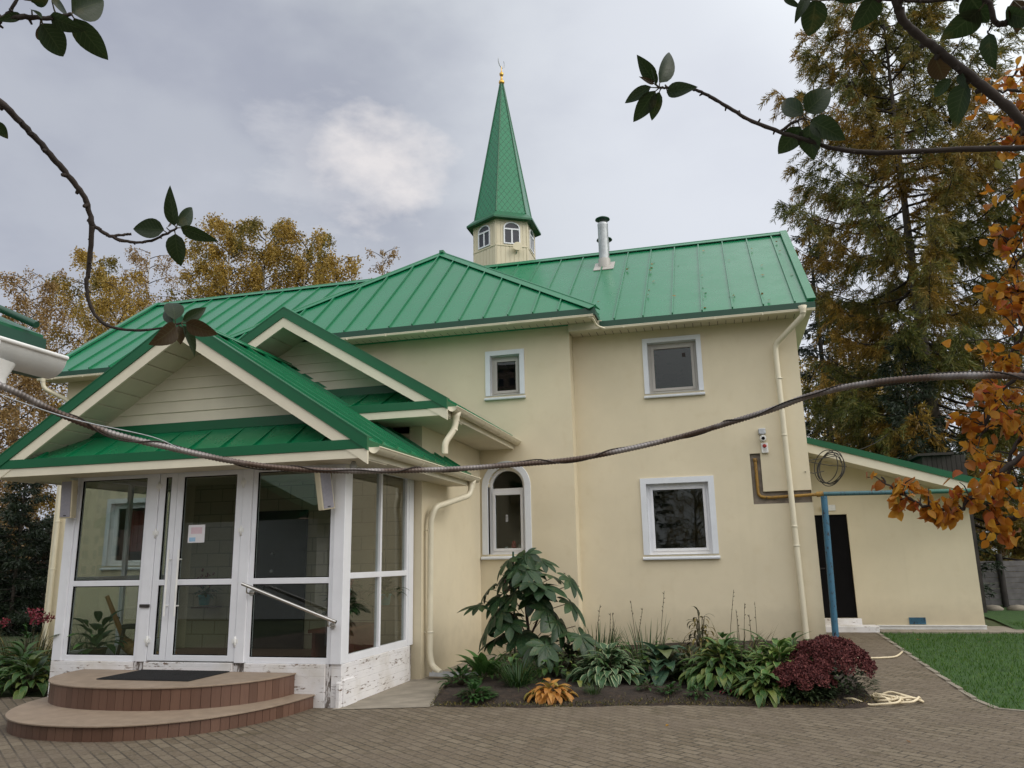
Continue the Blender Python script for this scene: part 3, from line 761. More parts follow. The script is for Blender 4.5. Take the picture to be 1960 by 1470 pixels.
b = MB(); b.tube(bend([(HX1+.12, EY-.02, EZ-.15), (HX1-.02, EY-.15, EZ-.12), (HX1-.05, HY+.05, HZ-.17), (HX1-.12, HY-.02, HZ-.16)], .1), .02, 7); b.build('gutter_link', M['gutter'], G)
def downpipe(pts, r=.045, brackets=(), joints=(), out_=(0, 1, 0), mat='gutter'):
    b = MB(); b.tube(bend(pts, .16), r, 14)
    p0 = np.array(pts[0]); b.lathe((p0[0], p0[1], p0[2]-.12), [(r+.004, 0), (r+.006, .06), (.075, .13), (.06, .13)], 14)
    for (x, y, z) in joints: b.lathe((x, y, z), [(r, 0), (r+.007, .004), (r+.006, .03), (r, .034)], 14)
    o_ = b.build('downpipe', M[mat], G)
    for (x, y, z) in brackets:
        k = MB(); k.lathe((x, y, z), [(r+.001, 0), (r+.006, 0), (r+.006, .025), (r+.001, .025)], 14); d = np.array(out_, float)
        k.tube([(x+d[0]*r, y+d[1]*r, z+.012), (x+d[0]*.14, y+d[1]*.14, z+.012)], .008, 6); k.build('bracket', M['trim'], o_)
    return o_
downpipe([(1.585, 13.74, 5.75), (1.585, 13.76, 5.60), (1.115, 14.13, 5.22), (1.115, 14.15, 5.0), (1.175, 14.15, .1)], .047, [(1.13, 14.15, 4.6), (1.155, 14.15, 1.75)], [(1.128, 14.15, 3.6), (1.15, 14.15, 2.06)])
downpipe([(-14.2, 13.74, 5.75), (-14.2, 13.76, 5.5), (-13.82, 14.13, 5.25), (-13.82, 14.15, 5.0), (-13.80, 14.15, .1)], .047, [(-13.81, 14.15, 2.6), (-13.81, 14.15, 1.6)], [(-13.81, 14.15, 3.4)])
# --- the two gabled roofs (porch and middle volume)
def gable_roof(xl, xr, xc, ze, za, yf, yw, yb, pent_rise, nm, seam=.45, strip=None):
    k_ = (za-ze)/(xr-xc); b = MB()
    P_r = [(xr, yf, ze), (xr, yb, ze), (xc, yb, za), (xc, yf, za)]
    if strip: xs_, ys_ = strip; zs_ = ze+(xr-xs_)*k_; P_r = [(xr, yf, ze), (xr, ys_, ze), (xs_, ys_, zs_), (xs_, yb, zs_), (xc, yb, za), (xc, yf, za)]
    def seams_at(P, up): return facet(b, P, up, seam, off=.02)
    if strip:
        nr = facet(b, [(xr, yf, ze), (xr, yb, ze), (xc, yb, za), (xc, yf, za)], (-1, 0, k_), seam)
        facet(b, [(xr, yb, ze), (xr, ys_, ze), (xs_, ys_, zs_), (xs_, yb, zs_)], (-1, 0, k_), seam)
    else: nr = seams_at(P_r, (-1, 0, k_))
    nl = facet(b, [(xl, yf, ze), (xl, yb, ze), (xc, yb, za), (xc, yf, za)], (1, 0, k_), seam)
    cap(b, (xc, yf, za), (xc, yb-.01, za), nr, nl, .11)
    # pent roof in front of the gable wall
    zp = ze + pent_rise; xi = .02
    pn = facet(b, [(xl+.10, yf+.03, ze-.02), (xr-.10, yf+.03, ze-.02), (xr-.02-pent_rise/k_, yw, zp), (xl+.02+pent_rise/k_, yw, zp)], (0, yw-yf, pent_rise), seam)
    R = b.build(nm, M['roof'], G)
    # rake boards: green cover, cream board
    for side, xe in ((1, xr), (-1, xl)):
        g_ = MB(); c_ = MB()
        a = np.array([xe+side*.02, yf, ze+.035-.02*k_]); p = np.array([xc, yf, za+.035])
        def quad(z0, z1, y0, y1, bb):
            A0, A1, B0, B1 = a+[0, 0, z0], a+[0, 0, z1], p+[0, 0, z0], p+[0, 0, z1]
            bb.raw([(q[0], y, q[2]) for y in (y0, y1) for q in (A0, B0, B1, A1)], [(0, 1, 2, 3), (7, 6, 5, 4), (0, 4, 5, 1), (1, 5, 6, 2), (2, 6, 7, 3), (3, 7, 4, 0)])
        quad(-.145, 0.0, yf-.03, yf+.02, g_); quad(-.0, .018, yf-.035, yf+.10, g_)
        quad(-.30, -.147, yf-.012, yf+.018, c_)
        g_.build('rake_cover', M['green'], R); c_.build('rake_board', M['trim'], R)
    # eave fascia under the pent: green band then cream board
    f = MB(); f.box(xl+.02, xr-.02, yf-.018, yf+.02, ze-.10, ze+.012); f.build('eave_cover', M['green'], R)
    f = MB(); f.box(xl+.03, xr-.03, yf-.004, yf+.024, ze-.205, ze-.102); f.build('fascia_board', M['trim'], R)
    f = MB(); f.box(xr-.012, xr+.006, yf+.022, (strip[1] if strip else yb)-.002, ze-.10, ze+.002); f.build('eave_cover', M['green'], R); f = MB(); f.box(xl-.006, xl+.012, yf+.022, yb-.002, ze-.10, ze+.002); f.build('eave_cover', M['green'], R)
    f = MB(); f.box(xr-.012, xr+.002, yf+.026, (strip[1] if strip else yb)-.002, ze-.21, ze-.102); f.build('fascia_board', M['trim'], R); f = MB(); f.box(xl-.002, xl+.012, yf+.026, yb-.002, ze-.21, ze-.102); f.build('fascia_board', M['trim'], R)
    # gable wall of lapped siding
    sd = MB(); zb = zp+.10; z = zb; bh = .152
    ins = (.26)/k_
    def xat(zz): return (za-.30-zz)/k_
    while z < za-.36:
        z1 = min(z+bh, za-.31); h0, h1 = xat(z)+.14, max(xat(z1)+.14, .01)
        sd.raw([(xc-h0, yw-.016, z), (xc+h0, yw-.016, z), (xc+h1, yw, z1+.004), (xc-h1, yw, z1+.004), (xc-h0, yw+.03, z), (xc+h0, yw+.03, z), (xc+h1, yw+.03, z1+.004), (xc-h1, yw+.03, z1+.004)],
               [(0, 1, 2, 3), (0, 4, 5, 1), (3, 2, 6, 7), (4, 7, 6, 5)])
        z += bh
    sd.build('gable_siding', M['siding'], R)
    fl = MB(); h0 = xat(zp)+.16; fl.box(xc-h0, xc+h0, yw-.03, yw-.018, zp-.015, zb+.008); fl.build('flashing', M['green'], R)
    # sloping soffit under the rake overhang, with board joints
    so_ = MB()
    for sgn in (1, -1):
        xe = xr if sgn > 0 else xl
        for q in range(11):
            t0, t1 = q/11+.003, (q+1)/11-.003
            A = np.array([xc+(xe-xc)*t0, 0, za-.235-(za-ze)*t0]); B = np.array([xc+(xe-xc)*t1, 0, za-.235-(za-ze)*t1])
            so_.prism([(A[0], yf+.024, A[2]), (B[0], yf+.024, B[2]), (B[0], yw+.02, B[2]), (A[0], yw+.02, A[2])], (0, 0, .012))
        A = np.array([xc, 0, za-.215]); B = np.array([xe, 0, za-.215-(za-ze)])
        so_.prism([(A[0], yf+.024, A[2]), (B[0], yf+.024, B[2]), (B[0], yw+.02, B[2]), (A[0], yw+.02, A[2])], (0, 0, .012))
    so_.build('soffit_boards', M['soffit'], R)
    return R
PXL, PXR, PXC = -9.05, -3.85, -6.45
R_p = gable_roof(PXL, PXR, PXC, 2.98, 4.67, 8.2, 8.77, 10.99, .36, 'porch_roof', strip=(XM+.0, 12.1))
R_m = gable_roof(-8.78, -3.6, -6.19, 3.80, 5.37, 10.2, 10.9, 13.9, .34, 'gable_roof')
# flat soffits, gutters of the two gables
s = MB()
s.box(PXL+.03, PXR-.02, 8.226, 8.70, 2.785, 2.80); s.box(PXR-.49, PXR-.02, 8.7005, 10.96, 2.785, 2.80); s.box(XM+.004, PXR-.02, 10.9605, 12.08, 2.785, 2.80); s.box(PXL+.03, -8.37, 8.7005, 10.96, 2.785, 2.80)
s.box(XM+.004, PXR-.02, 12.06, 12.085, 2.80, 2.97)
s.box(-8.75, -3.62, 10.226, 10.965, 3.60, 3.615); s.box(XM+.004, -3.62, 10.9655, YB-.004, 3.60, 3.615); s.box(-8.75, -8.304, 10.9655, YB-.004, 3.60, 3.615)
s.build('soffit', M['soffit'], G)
gt = MB(); half_gutter(gt, (PXR+.075, 8.24, 2.895), (PXR+.075, 12.15, 2.90), .07); gt.build('gutter', M['gutter'], R_p)
gt = MB(); half_gutter(gt, (PXL-.075, 8.24, 2.895), (PXL-.075, 10.95, 2.90), .07); gt.build('gutter', M['gutter'], R_p)
gt = MB(); half_gutter(gt, (-3.6+.075, 10.24, 3.715), (-3.6+.075, YB-.03, 3.73), .07); gt.build('gutter', M['gutter'], R_m)
downpipe([(PXR+.06, 11.95, 2.85), (PXR+.05, 11.9, 2.62), (-4.10, 11.12, 2.40), (-4.15, 11.08, 2.2), (-4.165, 11.10, .32), (-4.13, 11.10, .17), (-3.98, 11.04, .09)], .045, [(-4.157, 11.09, 2.05), (-4.165, 11.10, .62)], [], (-1, 0, 0))
downpipe([(-3.54, 10.45, 3.66), (-3.545, 10.44, 3.45), (-3.66, 10.32, 3.22), (-3.66, 10.32, 3.07)], .045, [], [(-3.56, 10.43, 3.40)])
# --- porch: plinth, posts, glazing, doors
YF, YBK, X0, X1 = 8.73, 10.95, -8.42, -4.36
p = MB()
p.box(X0+.02, -7.18, YF, YF+.16, -.1, .475); p.box(-7.02, -5.78, YF, YF+.16, -.1, .475); p.box(-5.62, X1-.20, YF, YF+.16, -.1, .475)
p.box(X1-.13, X1, YF+.02, YBK-.11, -.1, .475); p.box(X1-.125, X1+.018, YF+.06, YF+.42, -.1, .30)
p.box(X0+.02, X0+.15, YF+.16, YBK, -.1, .475)
p.box(X1-.05, X1-.004, YF-.012, YF+.02, -.1, .28)
p.build('plinth', M['plinth'], G, .006)
for bx_ in ((-7.179, -7.021, YF+.025, YF+.16), (-5.779, -5.621, YF+.025, YF+.16), (X1-.199, X1-.131, YF+.025, YF+.16), (X1-.11, X1-.02, YBK-.108, YBK-.03)):
    pp = MB(); pp.box(*bx_, -.1, .476); pp.build('rotten_post_foot', M['peelpost'], G, .006)
fl = MB(); fl.box(X0+.15, X1-.131, YF+.161, YBK+.015, .30, .40); fl.build('porch_floor', M['floor'], G)
cl_ = MB(); cl_.box(X0+.1, X1-.1, YF+.02, YBK, 2.86, 2.88); cl_.build('porch_ceiling', M['soffit'], G)
# corner and middle posts (white clad)
for bx_ in ((X0+.02, X0+.16, YF, YF+.14), (-7.135, -6.99, YF, YF+.10), (-5.76, -5.63, YF, YF+.10), (X1-.14, X1, YF, YF+.14), (X1-.10, X1-.003, YBK-.17, YBK)):
    ps = MB(); ps.box(*bx_, .476, 2.86); ps.build('post', M['white'], G, .006)
pd = MB(); pd.box(X0+.02, X0+.16, YBK-.14, YBK, .476, 2.86); pd.build('post', M['greyframe'], G)
hd = MB(); hd.box(X0+.16, -7.135, YF+.01, YF+.09, 2.805, 2.86); hd.box(-6.99, -5.76, YF+.01, YF+.09, 2.83, 2.86); hd.box(-5.63, X1-.14, YF+.01, YF+.09, 2.805, 2.86); hd.build('header', M['white'], G)
def glazed(x0, x1, nm='glazed_panel', z0=.476, z1=2.805, y=YF+.025, rail=(1.385, 1.455), fw=.06, th=.06):
    f = MB(); f.ring(x0, x1, z0, z1, fw, y, y+th, wb=.068); f.box(x0+fw, x1-fw, y, y+th, *rail)
    o = f.build(nm, M['white'], G, .005)
    for a, b in ((z0+.068, rail[0]), (rail[1], z1-fw)):
        g_ = MB(); g_.box(x0+fw-.002, x1-fw+.002, y+.028, y+.034, a-.002, b+.002); g_.build('pane', M['porchglass'], o)
        k = MB(); k.ring(x0+fw, x1-fw, a, b, .009, y+.008, y+.027); k.build('gasket', M['black'], o)
    return o
glazed(X0+.16, -7.135); glazed(-5.63, X1-.14)
d1 = glazed(-6.985, -6.725, 'door_leaf', .49, 2.825, YF+.01, fw=.088); d2 = glazed(-6.72, -5.765, 'door', .49, 2.825, YF+.01, fw=.095)
def handle(x, z0, z1, par, y=YF-.0):
    h = MB(); h.tube([(x, y-.055, z0), (x, y-.055, z1)], .013, 10)
    for z in (z0+.12, z1-.12): h.tube([(x, y-.055, z), (x, y+.012, z)], .009, 8)
    h.build('handle', M['whitepaint'], par)
handle(-6.735, 1.02, 1.82, d1); handle(-6.585, 1.02, 1.82, d2)
for xx, par in ((-6.99, d1), (-5.757, d2)):
    for z in (2.62, 2.03, .72):
        h = MB(); h.lathe((xx, YF+.0, z-.06), [(0, 0), (.014, 0), (.014, .12), (0, .12)], 10); h.box(xx-.04, xx+.04, YF-.004, YF+.009, z-.02, z+.03); h.build('hinge', M['whitepaint'], par)
latch = MB(); latch.box(-7.13, -6.985, YF-.022, YF-.002, 1.12, 1.16); latch.build('latch', M['shedwall'], G, .006)
# right side glazing
def glazedY(y0, y1, x=X1-.08):
    f = MB(); z0, z1 = .476, 2.86
    f.ringY(y0, y1, z0, z1, .07, x, x+.07, wb=.085); yl = (y0+y1)/2
    f.box(x, x+.07, y0+.07, y1-.07, 1.43, 1.50); f.box(x, x+.07, yl-.025, yl+.025, z0+.085, 1.43); f.box(x, x+.07, yl-.025, yl+.025, 1.50, z1-.07)
    o = f.build('glazed_panel', M['white'], G, .005)
    for a, b in ((y0+.07, yl-.025), (yl+.025, y1-.07)):
        for c, d in ((z0+.085, 1.43), (1.50, z1-.07)):
            g_ = MB(); g_.box(x+.03, x+.036, a-.002, b+.002, c-.002, d+.002); g_.build('pane', M['porchglass'], o)
    return o
glazedY(YF+.142, YBK-.172); glazedY(YF+.142, YBK-.142, X0+.03)
# door into the mosque on the porch back wall
dd = MB(); dd.box(-6.98, -6.08, 10.93, 10.968, .401, 2.42); D_ = dd.build('inner_door', M['darkdoor'], G, .01)
h = MB(); h.lathe((-6.63, 10.90, 1.76), [(0, 0), (.02, .0), (.022, .02), (0, .04)], 10); h.lathe((-6.63, 10.90, 1.50), [(0, 0), (.025, 0), (.025, .03), (0, .05)], 10); h.build('lock', M['galv'], D_)
# lamp under the porch soffit
tag((lambda m_: m_.lathe((-4.16, 8.52, 2.68), [(0, 0), (.035, .012), (.045, .05), (.03, .09), (.02, .105), (0, .105)], 14) and m_)(MB()).build('soffit_lamp', M['galv']), 'small round bulb lamp under the right corner of the porch eave', 'lamp')

# handrail
hr = thing('handrail', 'brushed steel handrail sloping down across the right porch window', 'handrail', (-5.0, 8.6, .9))
b = MB(); b.tube([(-5.615, 8.60, 1.395), (-4.37, 8.60, .955)], .021, 12); b.build('rail', M['steel'], hr)
for x, z in ((-5.55, 1.37), (-4.47, .99)):
    b = MB(); b.tube(bend([(x, 8.60, z-.02), (x, 8.60, z-.085), (x, 8.73, z-.085)], .05), .009, 8); b.tube([(x, 8.705, z-.085), (x, 8.729, z-.085)], .036, 14); b.build('bracket', M['steel'], hr)
# speakers
def speaker(loc, rot, name_label, mat):
    t = thing('loudspeaker', name_label, 'loudspeaker', loc, 'column loudspeakers under the porch eave'); t.rotation_euler = rot
    OFF[t] = Vector((0, 0, 0))
    b = MB(); b.box(-.085, .085, -.05, .05, -.245, .245); b.build('cabinet', M['ivory'], t, .008)
    b = MB(); b.box(-.07, .07, -.058, -.051, -.23, .23); g_ = b.build('grille', M['speaker'], t, .004)
    b = MB(); b.box(-.018, .018, -.061, -.0585, -.215, -.205); b.build('badge', M['black'], g_)
    b = MB(); b.tube([(0, .05, .12), (0, .12, .12)], .015, 8); b.box(-.03, .03, .119, .125, .06, .18); b.build('bracket', M['steel'], t)
speaker((-8.275, 8.62, 2.50), (.06, 0, .10), 'grey grilled column loudspeaker at the left corner of the porch', 0)
speaker((-4.56, 8.58, 2.48), (.0, -.17, 1.05), 'cream column loudspeaker tilted sideways at the right corner of the porch', 0)
# notice on the door
nt = thing('paper_notice', 'white paper notice with pink and blue print on the porch door', 'notice', (-6.41, 8.765, 2.02))
b = MB(); b.box(-6.53, -6.29, 8.760, 8.7615, 1.90, 2.12); b.build('sheet', M['paper'], nt)
b = MB(); b.box(-6.51, -6.42, 8.7585, 8.7595, 1.915, 1.965); b.build('print', simple('blue_print', (.30, .48, .66), .8), nt)
b = MB(); b.box(-6.49, -6.33, 8.7585, 8.7595, 2.01, 2.09); b.build('print', simple('pink_print', (.66, .50, .55), .8), nt)
# entrance steps: two tiled half-ovals
es = thing('entrance_steps', 'two curved entrance steps with brown tiled risers and beige treads', 'steps', (-6.5, 8.0, 0))
def sup(cx, a, b_, q, ex=2.25):
    c_, s_ = math.cos(q), math.sin(q)
    return np.array([cx + a*math.copysign(abs(c_)**(2/ex), c_), YF - b_*abs(s_)**(2/ex)])
def step(cx, a, b_, z0, z1, nm):
    N = 360; P = np.array([sup(cx, a, b_, PI*i/N) for i in range(N+1)]); L = np.concatenate([[0], np.cumsum(np.linalg.norm(np.diff(P, axis=0), axis=1))])
    ev = lambda s_: np.array([np.interp(s_, L, P[:, 0]), np.interp(s_, L, P[:, 1])])
    cen = np.array([cx, YF]); b = MB()
    nt_ = int(L[-1]/.098); tw = L[-1]/nt_
    for i in range(nt_):
        s0, s1 = i*tw+.002, (i+1)*tw-.002; A, Bv = ev(s0), ev(s1); Mv = ev((s0+s1)/2)
        inn = [A+(cen-A)*.02, Mv+(cen-Mv)*.02, Bv+(cen-Bv)*.02]
        lo = [(*q, z0) for q in (A, Mv, Bv, *inn[::-1])]
        b.prism(lo, (0, 0, z1-z0-.016))
    risers = b.build('riser', M['riser'], es)
    b = MB(); ins = [cen+(q-cen)*.985 for q in P[::6]]; b.prism([(*q, z0-.04) for q in ins], (0, 0, z1-z0+.02)); b.build('core', M['grout'], es)
    b = MB(); nos = [cen+(q-cen)*1.012 for q in P[::4]]; b.prism([(*q, z1-.016) for q in nos], (0, 0, .016)); b.build('tread', M['tread'], es, .004)
step(-6.27, 1.58, 2.02, 0, .15, 'lower'); step(-6.40, 1.46, 1.28, .15, .38, 'upper')
mt = MB(); mt.box(-6.98, -5.78, 7.93, 8.69, .382, .392)
for i in range(56): mt.box(-6.965+i*.021, -6.957+i*.021, 7.945, 8.675, .3921, .396)
mo = mt.build('door_mat', M['mat']); tag(mo, 'black ribbed rubber mat on the top entrance step', 'mat')
# inside the porch: horn, stool, low shelf, pots on the back wall
hn = MB(); base = on(176, 1242, 1, 9.35); 
pts = bend([(-7.15, 9.5, .47), (-7.7, 9.42, .48), (-7.86, 9.4, .62), (-8.16, 9.3, 1.28)], .3, 10)
k_ = len(pts); seg = []
rad = np.interp(np.arange(k_), [0, k_*.35, k_*.7, k_-1], [.045, .07, .085, .028])
for i in range(0, k_-1):
    hn.tube([pts[i], pts[i]+(pts[i+1]-pts[i])*.93], [rad[i], rad[i+1]], 12)
tag(hn.build('striped_horn', M['horn']), 'long banded yellow wooden horn leaning behind the left porch window', 'horn')
sto = thing('stool', 'dark wooden stool behind the left porch window', 'stool', (-7.68, 9.4, .4))
b = MB(); b.lathe((-7.68, 9.4, .82), [(0, 0), (.2, 0), (.21, .02), (.2, .05), (0, .05)], 20); b.build('seat', M['shedwall'], sto)
for sx in (-1, 1):
    for sy in (-1, 1):
        b = MB(); b.tube([(-7.68+sx*.12, 9.4+sy*.12, .82), (-7.68+sx*.17, 9.4+sy*.17, .40)], .022, 8); b.build('leg', M['wood'], sto)
tb = thing('console_table', 'low dark red wooden table against the porch back wall', 'table', (-4.9, 9.75, .4))
b = MB(); b.box(-5.05, -4.62, 9.2, 10.4, .78, .82); b.build('tabletop', simple('mahogany', (.13, .035, .02), .4), tb)
b = MB(); b.box(-5.02, -4.98, 9.25, 10.35, .40, .78); b.box(-4.70, -4.66, 9.25, 10.35, .40, .78); b.build('leg', simple('mahogany_leg', (.12, .03, .02), .5), tb)
def potplant(loc, r, h, mat, lab, nl, ll, flower=False, lm='weed'):
    t = thing('potted_plant', lab, 'potted plant', loc, 'potted plants inside the porch')
    b = MB(); b.lathe(loc, [(0, 0), (r*.75, 0), (r, h), (r*1.06, h), (r*1.06, h-.02), (r*.9, h-.025), (0, h-.03)], 16); b.build('pot', mat, t)
    k = nl; az = RNG.uniform(0, 2*PI, k); el = RNG.uniform(.1, 1.3, k)
    d = np.stack([np.cos(az)*np.cos(el), np.sin(az)*np.cos(el), np.sin(el)], 1)
    bs = np.array(loc)+np.array([0, 0, h-.02])+d*RNG.uniform(.0, ll*1.3, (k, 1))*np.array([1, 1, 1.2])
    V, Fq, U = leaves(bs, d, np.tile([0, 0, 1.], (k, 1)), RNG.uniform(.6, 1.1, k)*ll, ll*.35, 1.1, .2, 5, 'lance')
    npmesh('leaves', V, Fq, M[lm], t, U)
    if flower:
        k = 40; c = np.array(loc)+np.array([0, 0, h+ll*1.6])+RNG.normal(size=(k, 3))*np.array([.07, .07, .06]); V, Fq = quads(c, rand_dir(k), rand_dir(k), np.full(k, .05), np.full(k, .035)); npmesh('flowers', V, Fq, M['redflower'], t)
potplant((-5.35, 10.75, 1.10), .10, .16, M['teal'], 'turquoise flower pot with trailing leaves on the porch back wall', 60, .16)
potplant((-4.60, 10.5, 1.04), .085, .15, M['teal'], 'turquoise pot with a lime rim hanging at the side porch window', 70, .17)
potplant((-4.85, 9.75, .83), .10, .18, M['wood'], 'red flowering potted plant on the table behind the side porch window', 90, .2, True)
potplant((-8.0, 9.05, .40), .12, .2, M['wood'], 'spiky dark green potted plant behind the left porch window', 40, .3, False, 'broad')
potplant((-7.63, 10.72, 1.04), .09, .15, M['teal'], 'turquoise pot with red flowers seen through the glass door', 50, .15, True)
for nm, loc, lb in (('shelf', (-7.63, 10.8, 1.02), 'small shelf under the pot behind the glass door'), ('shelf', (-5.35, 10.82, 1.08), 'small shelf under the turquoise pot on the porch back wall')):
    b = MB(); b.box(loc[0]-.15, loc[0]+.15, 10.62, 10.965, loc[2]-.02, loc[2]-.001); tag(b.build(nm, M['wood']), lb, 'shelf')
b = MB(); b.tube([(-4.60, 10.5, 1.19), (-4.60, 10.5, 2.86)], .004, 5); tag(b.build('hanging_cord', M['wire']), 'thin cord holding the turquoise hanging pot in the porch', 'cord')

# --- minaret (hexagonal lantern with a tall scaled spire)
TC = np.array([-5.17, 19.4]); TR = .845
def hexp(R, z, rot=-PI/2): return [np.array([TC[0]+R*math.cos(rot+i*PI/3), TC[1]+R*math.sin(rot+i*PI/3), z]) for i in range(6)]
def clad():
    t = NT('cream_vertical_cladding'); t.col(t.mix(t.noise(3), (.62, .55, .40), (.70, .625, .46)))
    return t.set(.5)
M['clad'] = clad()
b = MB(); lo, hi = hexp(TR, 7.5), hexp(TR, 10.45)
for i in range(6):
    j = (i+1) % 6; A, B = lo[i], lo[j]; e = norm(B-A); nrm = np.array([e[1], -e[0], 0]); L = np.linalg.norm(B-A)
    b.face([A, B, hi[j], hi[i]])
    nb_ = 7
    for q in range(nb_):      # vertical boards
        c_ = A+e*L*(q+.5)/nb_; 
        b.obox((c_[0]+nrm[0]*.006, c_[1]+nrm[1]*.006, 8.975), e*(L/nb_/2-.004), nrm*.006, (0, 0, 1.475))
    b.obox((A+B)/2*np.array([1, 1, 0])+np.array([nrm[0]*.012, nrm[1]*.012, 9.64]), e*(L/2+.006), nrm*.014, (0, 0, .018))
    b.obox(np.array([A[0], A[1], 8.975])*1.0, norm(np.array([A[0]-TC[0], A[1]-TC[1], 0]))*.016, np.array([-(A[1]-TC[1]), A[0]-TC[0], 0])/TR*.03, (0, 0, 1.475))
T_ = b.build('minaret_lantern', M['clad'], G)
for i in range(6):
    A, B = lo[i], lo[(i+1) % 6]; e = norm(B-A); nrm = np.array([e[1], -e[0], 0]); c_ = (A+B)/2
    f = MB(); g_ = MB(); hw, z0, zs = .225, 9.68, 10.13
    P = lambda u, z, d: (c_[0]+e[0]*u+nrm[0]*d, c_[1]+e[1]*u+nrm[1]*d, z)
    def bar(u0, u1, z0_, z1_, d0=.014, d1=.04): f.prism([P(u0, z0_, d0), P(u1, z0_, d0), P(u1, z1_, d0), P(u0, z1_, d0)], nrm*(d1-d0))
    w_ = .034
    bar(-hw, -hw+w_, z0, zs); bar(hw-w_, hw, z0, zs); bar(-hw+w_, hw-w_, z0, z0+w_); bar(-hw+w_, hw-w_, zs-.05, zs-.01); bar(-.02, .02, z0+w_, zs-.05)
    n_ = 12; ry = .17
    for q in range(n_):
        a0, a1 = PI*q/n_, PI*(q+1)/n_
        f.prism([P(hw*math.cos(a0), zs+ry*math.sin(a0), .014), P(hw*math.cos(a1), zs+ry*math.sin(a1), .014), P((hw-w_)*math.cos(a1), zs+(ry-w_)*math.sin(a1), .014), P((hw-w_)*math.cos(a0), zs+(ry-w_)*math.sin(a0), .014)], nrm*.026)
    f.build('window_frame', M['white'], T_)
    pane_ = [P(-hw+w_, z0+w_, .016), P(hw-w_, z0+w_, .016)] + [P((hw-w_)*math.cos(PI*q/n_), zs+(ry-w_)*math.sin(PI*q/n_), .016) for q in range(n_+1)]
    g_.prism(pane_, nrm*.003); g_.build('pane', simple('dark_lantern_glass', (.03, .033, .045), .12) if i == 0 else bpy.data.materials['dark_lantern_glass'], T_)
def scales():
    t = NT('green_diamond_scales'); s = t.n.new('ShaderNodeSeparateXYZ'); t.link(t.coord('UV'), s.inputs[0])
    a = t.math('FRACT', t.math('DIVIDE', t.math('ADD', s.outputs[0], t.math('MULTIPLY', s.outputs[1], .72)), .155))
    b_ = t.math('FRACT', t.math('DIVIDE', t.math('SUBTRACT', t.math('MULTIPLY', s.outputs[1], .72), s.outputs[0]), .155))
    ln = t.math('MAXIMUM', t.math('LESS_THAN', a, .09), t.math('LESS_THAN', b_, .09))
    c = t.mix(t.noise(3), (.008, .17, .075), (.015, .22, .10)); t.col(t.mix(t.math('MULTIPLY', ln, .75), c, (.004, .05, .025)))
    t.bump(t.math('ADD', t.math('MULTIPLY', t.math('ADD', a, b_), -.5), t.math('MULTIPLY', ln, -.6)), .5, .02)
    return t.set(.34, 0, .5)
M['scales'] = scales()
sp2 = MB(); R0, z0, R1, z1 = .82, 10.60, .045, 14.85
lo, hi = hexp(R0, z0), hexp(R1, z1)
for i in range(6):
    j = (i+1) % 6; L = np.linalg.norm(lo[j]-lo[i]); l1 = np.linalg.norm(hi[j]-hi[i]); H_ = np.linalg.norm((hi[i]+hi[j])/2-(lo[i]+lo[j])/2)
    sp2.face([lo[i], lo[j], hi[j], hi[i]], uv=[(-L/2, 0), (L/2, 0), (l1/2, H_), (-l1/2, H_)])
sp2.build('spire', M['scales'], T_)
b = MB()
for i in range(6): b.tube([lo[i], hi[i]], .022, 6)
fl0, fl1 = hexp(1.05, 10.40), hexp(.82, 10.605)
for i in range(6):
    j = (i+1) % 6; b.face([fl0[i], fl0[j], fl1[j], fl1[i]]); d0 = [q+np.array([0, 0, -.05]) for q in fl0]; b.face([d0[i], d0[j], fl0[j], fl0[i]])
b.build('spire_eave', M['green'], T_)
b = MB(); a0 = hexp(1.035, 10.365); a1 = hexp(TR, 10.36); 
for i in range(6): b.face([a0[i], a0[(i+1) % 6], a1[(i+1) % 6], a1[i]])
b.build('spire_soffit', M['green'], T_)
b = MB(); c0 = (TC[0], TC[1], 14.80)
b.lathe(c0, [(.04, 0), (.042, .03), (.07, .05), (.085, .10), (.07, .15), (.035, .18), (.026, .28), (.035, .30), (.058, .34), (.058, .39), (.035, .42), (.02, .44), (.012, .48), (.011, .62)], 20)
b.build('finial', M['gold'], T_)
b = MB(); cz = 14.80+.74; dirv = norm(np.array([.30, 1.0, 0]))   # crescent seen nearly edge-on
Rc = .17
outer = [(math.cos(a), math.sin(a)) for a in np.linspace(-PI/2-1.15+PI*.0, -PI/2-1.15+2*PI*.83, 26)]
pts = []
for k, a in enumerate(np.linspace(-PI/2-2.3, -PI/2+2.3, 28)):
    pts.append((Rc*math.cos(a), Rc*math.sin(a)))
inn = []
for k, a in enumerate(np.linspace(-PI/2+2.3, -PI/2-2.3, 28)):
    t_ = k/27; wd = .04*math.sin(PI*t_); inn.append(((Rc-wd)*math.cos(a), (Rc-wd)*math.sin(a)))
lp = [np.array([TC[0], TC[1], cz])+dirv*u+np.array([0, 0, v]) for u, v in pts[:]+inn[1:-1]]
pr = np.array([-dirv[1], dirv[0], 0])
for i in range(27):
    q0, q1 = pts[i], pts[i+1]; r0, r1 = inn[27-i], inn[26-i]
    P3 = lambda u: np.array([TC[0], TC[1], cz])+dirv*u[0]+np.array([0, 0, u[1]])
    b.prism([P3(q0)-pr*.008, P3(q1)-pr*.008, P3(r1)-pr*.008, P3(r0)-pr*.008], pr*.016)
b.build('crescent', M['galv'], T_)
hl = thing('horn_loudspeaker', 'small cream horn loudspeaker on the front of the minaret lantern', 'loudspeaker', (-4.66, 18.68, 9.5))
p0 = np.array([-4.66, 18.80, 9.56]); dv = norm(np.array([.25, -.9, .12])); b = MB()
b.tube([p0-dv*.06, p0-dv*.02, p0+dv*.06, p0+dv*.14, p0+dv*.145], [.03, .045, .06, .11, .12], 16); b.build('horn', M['ivory'], hl)
